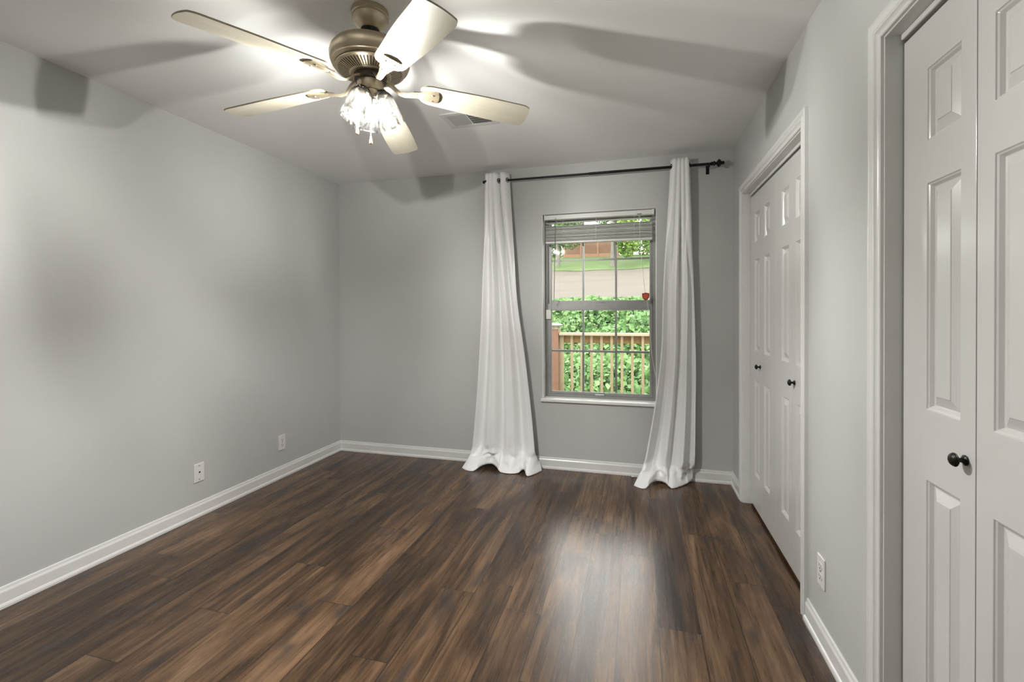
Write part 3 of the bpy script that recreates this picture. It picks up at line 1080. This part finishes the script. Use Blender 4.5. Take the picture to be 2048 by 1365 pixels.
cn = fl('canopy', [(0, 2.4395), (0.069, 2.4395), (0.070, 2.436), (0.070, 2.420), (0.0665, 2.417), (0.0665, 2.4145), (0.069, 2.411), (0.068, 2.402), (0.061, 2.390), (0.050, 2.380), (0.042, 2.372),
                   (0.038, 2.3665), (0.036, 2.3655), (0.0335, 2.3675), (0.0335, 2.392), (0, 2.392)], 'fan_metal')
bm = bmesh.new()
lathe(bm, [(0, 0), (0.004, 0), (0.0032, 0.002), (0, 0.0025)], 10)
sc0 = obj('screw', bm, 'fan_metal', cn, smooth=40)
for k in range(10):
    a = 2 * PI * k / 10
    so = sc0 if k == 0 else sc0.copy()
    if k:
        C.objects.link(so)
        so.parent = cn
    so.matrix_local = Matrix.Translation((0.0695 * math.cos(a), 0.0695 * math.sin(a), fz(2.428))) @ Matrix.Rotation(a, 4, 'Z') @ Matrix.Rotation(PI / 2, 4, 'Y')
fl('hanger_ball', [(0, 2.391), (0.020, 2.389), (0.030, 2.379), (0.0325, 2.370), (0.026, 2.362), (0.015, 2.358), (0, 2.358)], 'fan_hole')
fl('downrod', [(0, 2.375), (0.0115, 2.375), (0.0115, 2.310), (0.020, 2.308), (0.022, 2.300), (0, 2.300)], 'fan_metal', seg=24)
mh = fl('motor_housing', [(0, 2.309), (0.050, 2.309), (0.096, 2.306), (0.098, 2.303), (0.101, 2.303), (0.118, 2.300), (0.136, 2.290), (0.148, 2.274), (0.1525, 2.258), (0.151, 2.242), (0.146, 2.229),
                          (0.1435, 2.2265), (0.1435, 2.2235), (0.140, 2.2225), (0.137, 2.219), (0.128, 2.214), (0, 2.214)], 'fan_metal', seg=72)
# ribbed vent ring: bright ribs over a dark cone
vr = fl('vent_ring', [(0, 2.216), (0.132, 2.216), (0.131, 2.212), (0.124, 2.2095), (0.076, 2.194), (0.0745, 2.190), (0.064, 2.189), (0, 2.189)], 'fan_dark', seg=72)
bm = bmesh.new()
nrib = 60
for k in range(nrib):
    a = 2 * PI * k / nrib
    m4 = Matrix.Rotation(a, 4, 'Z')
    n0 = len(bm.verts)
    vs = []
    for r_, z, hw in ((0.122, 2.2092, 0.0036), (0.078, 2.1946, 0.0024)):
        for s in (-1, 1):
            for dz in (0, -0.0035):
                vs.append(bm.verts.new((r_, s * hw, fz(z) + dz)))
    for q in ((0, 1, 3, 2), (4, 6, 7, 5), (0, 4, 5, 1), (2, 3, 7, 6), (0, 2, 6, 4), (1, 5, 7, 3)):
        bm.faces.new([vs[i] for i in q])
    bmesh.ops.transform(bm, matrix=m4, verts=vs)
lathe(bm, [(0.121, fz(2.2095)), (0.1315, fz(2.2125)), (0.1315, fz(2.208)), (0.121, fz(2.2050)), (0.121, fz(2.2095))], 72, cap=False)
lathe(bm, [(0.062, fz(2.188)), (0.0795, fz(2.195)), (0.0795, fz(2.191)), (0.074, fz(2.187)), (0.062, fz(2.186)), (0.062, fz(2.188))], 72, cap=False)
obj('vent_ribs', bm, 'fan_metal', vr, smooth=30)
fl('flywheel', [(0, 2.190), (0.060, 2.190), (0.060, 2.166), (0.050, 2.160), (0, 2.160)], 'fan_dark')
fl('switch_housing', [(0, 2.176), (0.044, 2.176), (0.0495, 2.172), (0.051, 2.168), (0.051, 2.128), (0.049, 2.124), (0.045, 2.122), (0, 2.122)], 'fan_metal')
fl('light_fitter', [(0, 2.123), (0.044, 2.123), (0.043, 2.112), (0.036, 2.102), (0.025, 2.094), (0.017, 2.088), (0.013, 2.078), (0.012, 2.064), (0.008, 2.058), (0, 2.057)], 'fan_metal')


# blades and their irons
def blade_bm():
    """blade along +X, underside at z=0; z up"""
    prof = []
    r0, r1 = 0.192, 0.648
    xs = []
    N = 60
    for i in range(N + 1):
        x = r0 + (r1 - r0) * (0.5 - 0.5 * math.cos(PI * i / N))
        hw = 0.0550 + (0.0675 - 0.0550) * smooth((x - r0) / 0.30)
        # rounded root
        d = x - r0
        if d < 0.050:
            hw = 0.024 + (hw - 0.024) * math.sqrt(max(0, 1 - (1 - d / 0.050) ** 2))
        e = r1 - x
        # tip: gently bowed end with rounded corners
        if e < 0.040:
            hw = hw - 0.030 + 0.030 * math.sqrt(max(0, 1 - (1 - e / 0.040) ** 2)) if e > 0.008 else (hw - 0.012 - 0.0) * math.sqrt(max(0, e / 0.008)) * 1.0
            if e <= 0.008:
                full = 0.0675 - 0.030 + 0.030 * math.sqrt(max(0, 1 - (1 - 0.008 / 0.040) ** 2))
                hw = full * math.sqrt(max(0.0, e / 0.008))
        xs.append((x, hw))
    bm = bmesh.new()
    th = 0.0055
    lo, hi = [], []
    for x, hw in xs:
        hw = max(hw, 0.0005)
        lo.append((bm.verts.new((x, -hw, 0)), bm.verts.new((x, hw, 0))))
        hi.append((bm.verts.new((x, -hw, th)), bm.verts.new((x, hw, th))))
    for i in range(len(xs) - 1):
        bm.faces.new((lo[i][0], lo[i][1], lo[i + 1][1], lo[i + 1][0]))
        bm.faces.new((hi[i][0], hi[i + 1][0], hi[i + 1][1], hi[i][1]))
        for s in (0, 1):
            f = bm.faces.new((lo[i][s], lo[i + 1][s], hi[i + 1][s], hi[i][s]))
            f.material_index = 1
    for i in (0, -1):
        f = bm.faces.new((lo[i][0], lo[i][1], hi[i][1], hi[i][0]))
        f.material_index = 1
    return bm


def iron_bm():
    """bracket from the flywheel, S-curving out to a fluted leaf-shaped plate under the blade (blade frame: underside z=0)"""
    bm = bmesh.new()
    # curved arm : flat bar sections
    path = [(0.046, 0.016), (0.062, 0.015), (0.080, 0.007), (0.098, -0.008), (0.115, -0.019), (0.135, -0.021), (0.158, -0.015), (0.180, -0.010)]
    wid = [0.015, 0.015, 0.013, 0.011, 0.011, 0.012, 0.014, 0.017]
    secs = []
    for i, (x, z) in enumerate(path):
        a = path[max(i - 1, 0)]
        b = path[min(i + 1, len(path) - 1)]
        d = Vector((b[0] - a[0], 0, b[1] - a[1])).normalized()
        nrm = Vector((-d.z, 0, d.x))
        p = Vector((x, 0, z))
        w = wid[i]
        secs.append([p + Vector((0, -w, 0)) + nrm * 0.003, p + Vector((0, w, 0)) + nrm * 0.003, p + Vector((0, w * 0.7, 0)) - nrm * 0.004, p + Vector((0, -w * 0.7, 0)) - nrm * 0.004])
    sweep(bm, secs)
    # leaf-shaped plate with lengthwise flutes
    nx, ny = 16, 24
    x0, x1 = 0.165, 0.262
    top, bot = [], []
    for i in range(nx + 1):
        f = i / nx
        rt, rb = [], []
        for k in range(ny + 1):
            s = k / ny * 2 - 1
            hw = 0.016 + 0.017 * smooth(f * 1.15)
            xe = x0 + (x1 - x0) * f
            xe += (0.006 * (1 - s * s)) * f
            flute = 0.0022 * abs(math.sin(s * PI * 3.5)) * (1 - 0.3 * f)
            zc = -0.0095 + 0.0065 * f
            edge = 0.004 * abs(s) ** 3
            y = s * hw
            rt.append(bm.verts.new((xe, y, min(zc + 0.004, -0.0004))))
            rb.append(bm.verts.new((xe, y, zc - 0.003 - flute + edge)))
        top.append(rt)
        bot.append(rb)
    for i in range(nx):
        for k in range(ny):
            bm.faces.new((top[i][k], top[i][k + 1], top[i + 1][k + 1], top[i + 1][k]))
            bm.faces.new((bot[i][k], bot[i + 1][k], bot[i + 1][k + 1], bot[i][k + 1]))
    for k in range(ny):
        bm.faces.new((top[0][k], bot[0][k], bot[0][k + 1], top[0][k + 1]))
        bm.faces.new((top[nx][k], top[nx][k + 1], bot[nx][k + 1], bot[nx][k]))
    for i in range(nx):
        bm.faces.new((top[i][0], top[i + 1][0], bot[i + 1][0], bot[i][0]))
        bm.faces.new((top[i][ny], bot[i][ny], bot[i + 1][ny], top[i + 1][ny]))
    for x, y in ((0.240, 0.016), (0.240, -0.016), (0.205, 0)):
        lathe(bm, [(0, 0), (0.0045, 0), (0.0035, 0.002), (0, 0.0025)], 10, Matrix.Translation((x, y, -0.0085)) @ Matrix.Rotation(PI, 4, 'X'))
    return bm


ZBL = 2.107
PITCH = R(-12.0)
DROOP = R(5.0)
tilt_x, tilt_y = -0.003, 0.0114
b0 = None
for ang in (-111.3, 182.0, 106.0, 32.8, -41.2):
    a = R(ang)
    drop = (tilt_x * math.cos(a) + tilt_y * math.sin(a))
    if b0 is None:
        b0 = obj('blade', blade_bm(), ['blade', 'blade_edge'], fan)
        i0 = obj('blade_iron', iron_bm(), 'fan_metal', b0, smooth=40)
        i0['label'] = 'fluted metal blade bracket'
        bo = b0
    else:
        bo = b0.copy()
        C.objects.link(bo)
        bo.parent = fan
        io = i0.copy()
        C.objects.link(io)
        io.parent = bo
    bo.matrix_local = Matrix.Translation((0, 0, fz(ZBL) - 0.003 + 0.648 * math.tan(DROOP))) @ Matrix.Rotation(a, 4, 'Z') @ Matrix.Rotation(DROOP - drop, 4, 'Y') @ Matrix.Rotation(PITCH, 4, 'X')


# glass shades: local axis z up along the stem, opening toward -z
def shade_bm():
    bm = bmesh.new()
    prof = [(0.0265, -0.004), (0.029, -0.008), (0.036, -0.018), (0.0425, -0.032), (0.0455, -0.050), (0.0465, -0.070), (0.0475, -0.090), (0.0490, -0.110), (0.0510, -0.124), (0.0525, -0.130)]
    seg = 64
    uvl = bm.loops.layers.uv.new('uv')
    rings = []
    for (r, z) in prof:
        f = (-z) / 0.13
        ring = []
        for i in range(seg):
            a = 2 * PI * i / seg
            rr = r * (1 + 0.022 * f * math.cos(8 * a + 3 * f) + 0.012 * math.sin(5 * a - 6 * f) * f)
            ring.append(bm.verts.new((rr * math.cos(a), rr * math.sin(a), z)))
        rings.append(ring)
    for q in range(len(prof) - 1):
        for i in range(seg):
            k = (i + 1) % seg
            f = bm.faces.new((rings[q][i], rings[q][k], rings[q + 1][k], rings[q + 1][i]))
            us = (i / seg, (i + 1) / seg, (i + 1) / seg, i / seg)
            vs = (q, q, q + 1, q + 1)
            for l, uu, vv in zip(f.loops, us, vs):
                l[uvl].uv = (uu, -prof[vv][1] / 0.13)
    # rolled rim
    for i in range(seg):
        k = (i + 1) % seg
    return bm


def shade_set(az):
    a = R(az)
    tilt = R(21)
    m4 = Matrix.Translation((0.034 * math.cos(a), 0.034 * math.sin(a), fz(2.122))) @ Matrix.Rotation(a, 4, 'Z') @ Matrix.Rotation(-tilt, 4, 'Y')
    h = bmesh.new()
    lathe(h, [(0, 0.012), (0.017, 0.012), (0.021, 0.006), (0.027, 0.000), (0.0285, -0.006), (0.0285, -0.012), (0.0265, -0.013), (0.0255, -0.008), (0.013, -0.004), (0.013, -0.030), (0, -0.030)], 32, cap=False)
    # three thumb screws
    for k in range(3):
        aa = 2 * PI * k / 3 + 0.4
        lathe(h, [(0, 0), (0.003, 0), (0.003, 0.008), (0, 0.008)], 10, Matrix.Translation((0.0275 * math.cos(aa), 0.0275 * math.sin(aa), -0.009)) @ Matrix.Rotation(aa, 4, 'Z') @ Matrix.Rotation(PI / 2, 4, 'Y'))
    ho = obj('shade_holder', h, 'fan_metal', fan, smooth=40)
    ho.matrix_local = m4
    so = obj('lamp_shade', shade_bm(), 'shade', fan, smooth=60)
    so.matrix_local = m4
    md = so.modifiers.new('solid', 'SOLIDIFY')
    md.thickness = 0.0025
    md.offset = 0
    so['label'] = 'pressed clear glass shade'
    b = bmesh.new()
    lathe(b, [(0, -0.098), (0.010, -0.096), (0.018, -0.089), (0.0215, -0.078), (0.0205, -0.066), (0.015, -0.050), (0.0125, -0.040), (0.0125, -0.028)], 28, cap=False)
    bo = obj('bulb', b, 'bulb', so, smooth=60)
    fb = bmesh.new()
    lathe(fb, [(0, -0.086), (0.0035, -0.085), (0.0050, -0.080), (0.0050, -0.068), (0.0035, -0.063), (0, -0.062)], 14, cap=False)
    fo = obj('bulb_filament', fb, 'filament', so, smooth=60)


for az in (15, 135, 255):
    shade_set(az)

# pull chains
for (x, y, zt, zb) in ((0.006, -0.010, 2.060, 1.950), (-0.040, -0.030, 2.110, 1.985)):
    bm = bmesh.new()
    n = int((zt - zb) / 0.0042)
    for k in range(n):
        z = fz(zt - k * 0.0042)
        lathe(bm, [(0, 0.0017), (0.0015, 0.0008), (0.0015, -0.0008), (0, -0.0017)], 6, Matrix.Translation((x, y, z)))
    tube(bm, [(x, y, fz(zt)), (x, y, fz(zb))], 0.0005, 4)
    pc = obj('pull_chain', bm, 'fan_metal', fan, smooth=60)
    bm = bmesh.new()
    lathe(bm, [(0, 0.002), (0.0022, 0), (0.0032, -0.006), (0.0058, -0.022), (0.0064, -0.026), (0.0045, -0.030), (0, -0.031)], 18, Matrix.Translation((x, y, fz(zb))), cap=False)
    po = obj('pull_knob', bm, 'wood_pull', pc, smooth=50)
    po['label'] = 'light wooden pull'

# ------------------------------------------------------------------ outside: ground
prof = [(3.9, -2.2), (7.2, -1.6), (9.0, -0.75), (11.0, 0.10), (13.0, 0.85), (14.5, 1.33), (16.0, 1.62), (19.0, 2.22), (24.0, 3.10), (28.0, 3.78), (30.0, 4.28), (33.0, 5.08), (38.0, 5.7), (60.0, 8.0)]
gz = crom(prof, 0)


def ground_strip(name, y0, y1, mat, label, cat, lift=0.0, x0=-22, x1=16):
    bm = bmesh.new()
    ny = max(2, int((y1 - y0) / 0.4))
    nx = 60
    g = []
    for i in range(ny + 1):
        y = y0 + (y1 - y0) * i / ny
        row = []
        for k in range(nx + 1):
            x = x0 + (x1 - x0) * k / nx
            yy = y + (0.25 * math.sin(x * 0.7) + 0.12 * math.sin(x * 2.3) if i in (0, ny) and y > 10 else 0)
            row.append(bm.verts.new((x, yy, gz(yy)[0] + 0.06 * mnoise.noise((x * 0.5, yy * 0.5, 0)) + lift)))
        g.append(row)
    for a, b in zip(g, g[1:]):
        for k in range(nx):
            bm.faces.new((a[k], a[k + 1], b[k + 1], b[k]))
    o = obj(name, bm, mat, smooth=80)
    return struct(o, label, cat)


ground_strip('ground_bank', 3.9, 14.6, 'soil', 'shaded planted bank rising behind the deck', 'ground')
ground_strip('ground_verge', 14.2, 16.6, 'lawn', 'bright grass verge along the top of the bank', 'ground', 0.015)
ground_strip('ground_gravel', 15.9, 28.2, 'gravel', 'tan gravel lot outside the window', 'ground', 0.03)
ground_strip('ground_lawn', 27.6, 60.0, 'lawn', 'green lawn beyond the gravel', 'ground', 0.05)


def leaf_cloud(bm, pts, smin, smax, rng, up=0.4):
    for p in pts:
        s = rng.uniform(smin, smax)
        n = Vector((rng.gauss(0, 1), rng.gauss(-0.5, 1), rng.gauss(0, 1) + up * 2)).normalized()
        a = n.orthogonal().normalized()
        ang = rng.uniform(0, 2 * PI)
        d = (Matrix.Rotation(ang, 3, n) @ a)
        e = n.cross(d)
        p = Vector(p)
        v0 = bm.verts.new(p - d * s * 0.5)
        v1 = bm.verts.new(p - d * s * 0.12 + e * s * 0.36 + n * s * 0.07)
        v2 = bm.verts.new(p + d * s * 0.5 - n * s * 0.08)
        v3 = bm.verts.new(p - d * s * 0.12 - e * s * 0.36 + n * s * 0.07)
        bm.faces.new((v0, v1, v2))
        bm.faces.new((v0, v2, v3))


rng = random.Random(11)
pts = []
for _ in range(24000):
    y = 7.6 + 7.2 * rng.random() ** 1.15
    x = rng.uniform(-0.23 * y - 0.6, 0.07 * y + 0.6)
    h = 0.55 * (0.5 + mnoise.noise((x * 0.9, y * 0.9, 3.0)))
    h *= smooth((15.0 - y) / 2.0) + 0.1
    pts.append((x, y, gz(y)[0] + 0.02 + max(0.05, h + 0.25) * (0.35 + 0.65 * rng.random())))
bm = bmesh.new()
leaf_cloud(bm, pts, 0.06, 0.19, rng)
o = obj('bank_foliage', bm, 'leaf_bank')
o['kind'] = 'stuff'
tag(o, 'dense green vines covering the bank behind the deck railing', 'vines')

# pale grass mound low behind the railing
# deck and railing
bm = bmesh.new()
for k in range(20):
    y0 = YB + 0.24 + k * 0.145
    if y0 > 6.6:
        break
    box(bm, -4.0, 2.6, y0, y0 + 0.139, -0.16, -0.122)
o = obj('deck_floor', bm, 'deck')
struct(o, 'wooden deck boards outside the window', 'deck')
RY = 6.60
rail = thing('deck_railing', 'pale wooden deck railing with square balusters outside the window', 'railing', (-0.4, RY, -0.12))


def rl(name, bm, mat, **kw):
    o = obj(name, bm, mat, rail, **kw)
    o.location = -rail.location
    return o


rl('cap_board', boxes((-1.09, 2.4, RY - 0.07, RY + 0.09, 0.925, 0.962)), 'rail_cap', bevel=0.004)
rl('top_rail', boxes((-1.085, 2.4, RY + 0.020, RY + 0.058, 0.815, 0.925)), 'rail_brown', bevel=0.003)
rl('bottom_rail', boxes((-1.085, 2.4, RY + 0.020, RY + 0.058, -0.04, 0.05)), 'rail_brown', bevel=0.003)
bb = None
for k in range(-1, 22):
    x = -0.916 + 0.1402 * k if k >= 0 else -1.058
    wdt = 0.018 if k >= 0 else 0.026
    if k < 0:
        rl('baluster', boxes((x - wdt, x + wdt, RY - 0.018, RY + 0.0195, -0.11, 0.924)), 'rail_wood', bevel=0.002)
    elif bb is None:
        bb = rl('baluster', boxes((-wdt, wdt, -0.018, 0.0195, -0.11, 0.924)), 'rail_wood', bevel=0.002)
        bb.location = Vector((x, RY, 0)) - rail.location
    else:
        c = bb.copy()
        C.objects.link(c)
        c.parent = rail
        c.location = Vector((x, RY, 0)) - rail.location
po = rl('post', boxes((-1.245, -1.100, RY - 0.07, RY + 0.075, -0.12, 1.008)), 'post_wood', bevel=0.004)
po['label'] = 'red-brown railing post'
ln = thing('post_lantern', 'small pale-capped lantern on top of the brown deck post', 'lantern', (-1.172, RY, 1.008))
obj('lantern_base', boxes((-0.078, 0.078, -0.078, 0.078, 0.0, 0.012)), 'lantern', ln, bevel=0.002)
obj('lantern_pane', boxes((-0.064, 0.064, -0.064, 0.064, 0.012, 0.062)), 'lantern_pane', ln)
bm = bmesh.new()
for x in (-0.066, 0.0, 0.066):
    for y in (-0.066, 0.066):
        box(bm, x - 0.004, x + 0.004, y - 0.004, y + 0.004, 0.012, 0.064)
for y in (-0.066, 0.066):
    box(bm, -0.07, 0.07, y - 0.003, y + 0.003, 0.034, 0.040)
for x in (-0.066, 0.066):
    box(bm, x - 0.003, x + 0.003, -0.07, 0.07, 0.034, 0.040)
    box(bm, x - 0.004, x + 0.004, -0.004, 0.004, 0.012, 0.064)
obj('lantern_bars', bm, 'lantern', ln)
bm = bmesh.new()
lathe(bm, [(0.155, 0.062), (0.155, 0.068), (0.09, 0.085), (0.075, 0.092), (0, 0.096)], 4, Matrix.Rotation(PI / 4, 4, 'Z'))
obj('lantern_cap', bm, 'lantern_cap', ln)

# lattice fence
LY = 33.2
lz0 = gz(LY)[0]
lf = thing('lattice_fence', 'tall brown lattice fence at the far side of the lawn', 'fence', (-3.2, LY, lz0))
bm = bmesh.new()
x0, x1, hh = -2.0, 1.9, 2.15
st, wl = 0.115, 0.022
for sgn in (1, -1):
    c = -x1 - hh
    while c < x1 + hh:
        # line x = c + sgn*z clipped to the panel
        pts_ = []
        za, zb = 0.0, hh
        xa, xb = c + (0 if sgn > 0 else 0), c + sgn * hh
        lo, hi = 0.0, hh
        # clip
        if sgn > 0:
            lo = max(lo, x0 - c)
            hi = min(hi, x1 - c)
        else:
            lo = max(lo, c - x1)
            hi = min(hi, c - x0)
        if hi - lo > 0.02:
            y = 0.0 if sgn > 0 else 0.012
            vs = []
            for z in (lo, hi):
                for dx in (-wl, wl):
                    for dy in (0, 0.01):
                        vs.append(bm.verts.new((c + sgn * z + dx, y + dy, z)))
            for q in ((0, 1, 3, 2), (4, 6, 7, 5), (0, 4, 5, 1), (2, 3, 7, 6), (0, 2, 6, 4), (1, 5, 7, 3)):
                bm.faces.new([vs[i] for i in q])
        c += st
obj('lattice_panel', bm, 'lattice', lf)
obj('skirt_board', boxes((x0, x1, -0.02, 0.04, 0.0, 0.28)), 'lattice', lf)
for x in (-1.95, -0.75, 0.45, 1.85):
    obj('fence_post', boxes((x - 0.06, x + 0.06, -0.05, 0.05, 0, hh + 0.05)), 'lattice', lf)
obj('top_board', boxes((x0, x1, -0.04, 0.06, hh, hh + 0.1)), 'lattice', lf)
obj('shade_sheet', boxes((x0, x1, 0.6, 0.64, 0, hh)), 'lattice_shade', lf)  # added dark sheet, painted shade rather than a fence board


# trees
def tree(label, x, y, th, crown_c, crown_r, nleaf, smin, smax, mat, seed, group=None, trunk_r=0.16):
    rng = random.Random(seed)
    z0 = gz(y)[0]
    r_ = thing('tree', label, 'tree', (x, y, z0), 0, group)
    cx, cy, cz = crown_c
    bm = bmesh.new()
    tube(bm, [(0, 0, -0.1), (0.03, 0.02, th * 0.4), (-0.02, 0.03, th * 0.8), (0.02, 0, th)], [trunk_r, trunk_r * 0.8, trunk_r * 0.65, trunk_r * 0.4], 10)
    for k in range(7):
        a = rng.uniform(0, 2 * PI)
        b = Vector((cx + math.cos(a) * crown_r[0] * 0.6, cy + math.sin(a) * crown_r[1] * 0.6, cz + rng.uniform(-0.5, 0.5) * crown_r[2]))
        s = Vector((0, 0, th * rng.uniform(0.55, 0.98)))
        tube(bm, [s, s.lerp(b, 0.5) + Vector((0, 0, 0.15)), b], [trunk_r * 0.3, trunk_r * 0.2, trunk_r * 0.08], 6)
    obj('trunk', bm, 'bark', r_, smooth=60)
    pts = []
    while len(pts) < nleaf:
        p = Vector((rng.uniform(-1, 1), rng.uniform(-1, 1), rng.uniform(-1, 1)))
        if p.length > 1:
            continue
        if mnoise.noise(p * 2.6 + Vector((seed, 0, 0))) < -0.05 - 0.15 * rng.random():
            continue
        pts.append((cx + p.x * crown_r[0], cy + p.y * crown_r[1], cz + p.z * crown_r[2]))
    bm = bmesh.new()
    leaf_cloud(bm, pts, smin, smax, rng)
    obj('crown', bm, mat, r_)
    return r_


tree('light green tree with a grey trunk right of the lattice fence', -1.50, 29.0, 3.4, (0.88, 0, 2.0), (0.80, 1.1, 1.5), 3000, 0.10, 0.24, 'leaf_light', 2, None, 0.15)
tree('dark green tree at the far left of the view through the window', -5.0, 29.5, 3.4, (0.65, 0, 2.3), (1.15, 1.1, 1.25), 2200, 0.10, 0.24, 'leaf_dark', 5)
tree('pale green tree seen at the right edge of the window view', 0.95, 30.5, 3.2, (-0.15, 0, 2.0), (0.58, 1.0, 1.6), 1800, 0.10, 0.24, 'leaf_light', 8)
for k, (x, y, s) in enumerate(((-12.4, 41, 1.0), (-7.2, 43, 1.05), (-2.0, 42, 1.0), (3.2, 43, 1.05))):
    tree(('tall tree behind the lattice fence, seen through the gap above the blind slats'), x, y, 4.5 * s, (0, 0, 3.7 * s), (2.45 * s, 1.6, 3.9 * s), 4600, 0.18, 0.42, 'leaf_light' if k % 2 else 'leaf_dark', 20 + k, 'tall trees behind the lattice fence', 0.22)


def shrub(label, x, y, rx, rz, n, mat, seed):
    rng = random.Random(seed)
    r_ = thing('shrub', label, 'shrub', (x, y, gz(y)[0]))
    bm = bmesh.new()
    for k in range(6):
        a = 2 * PI * k / 6
        tube(bm, [(0.05 * math.cos(a), 0.05 * math.sin(a), -0.1), (0.3 * rx * math.cos(a), 0.3 * math.sin(a), rz * 0.8), (0.6 * rx * math.cos(a), 0.5 * math.sin(a), rz * 1.5)], [0.04, 0.03, 0.015], 6)
    obj('stems', bm, 'bark', r_, smooth=60)
    pts = []
    while len(pts) < n:
        p = Vector((rng.uniform(-1, 1), rng.uniform(-1, 1), rng.uniform(-0.95, 1)))
        if p.length < 1:
            pts.append((p.x * rx, p.y * 0.9, rz + p.z * rz))
    bm = bmesh.new()
    leaf_cloud(bm, pts, 0.10, 0.24, rng)
    obj('foliage', bm, mat, r_)


shrub('leafy green shrub beyond the lawn at the right edge of the window view', 0.75, 34.0, 1.9, 1.2, 2600, 'leaf_light', 31)
shrub('leafy green shrub beside the left end of the lattice fence', -7.0, 34.0, 1.7, 1.25, 2600, 'leaf_dark', 32)
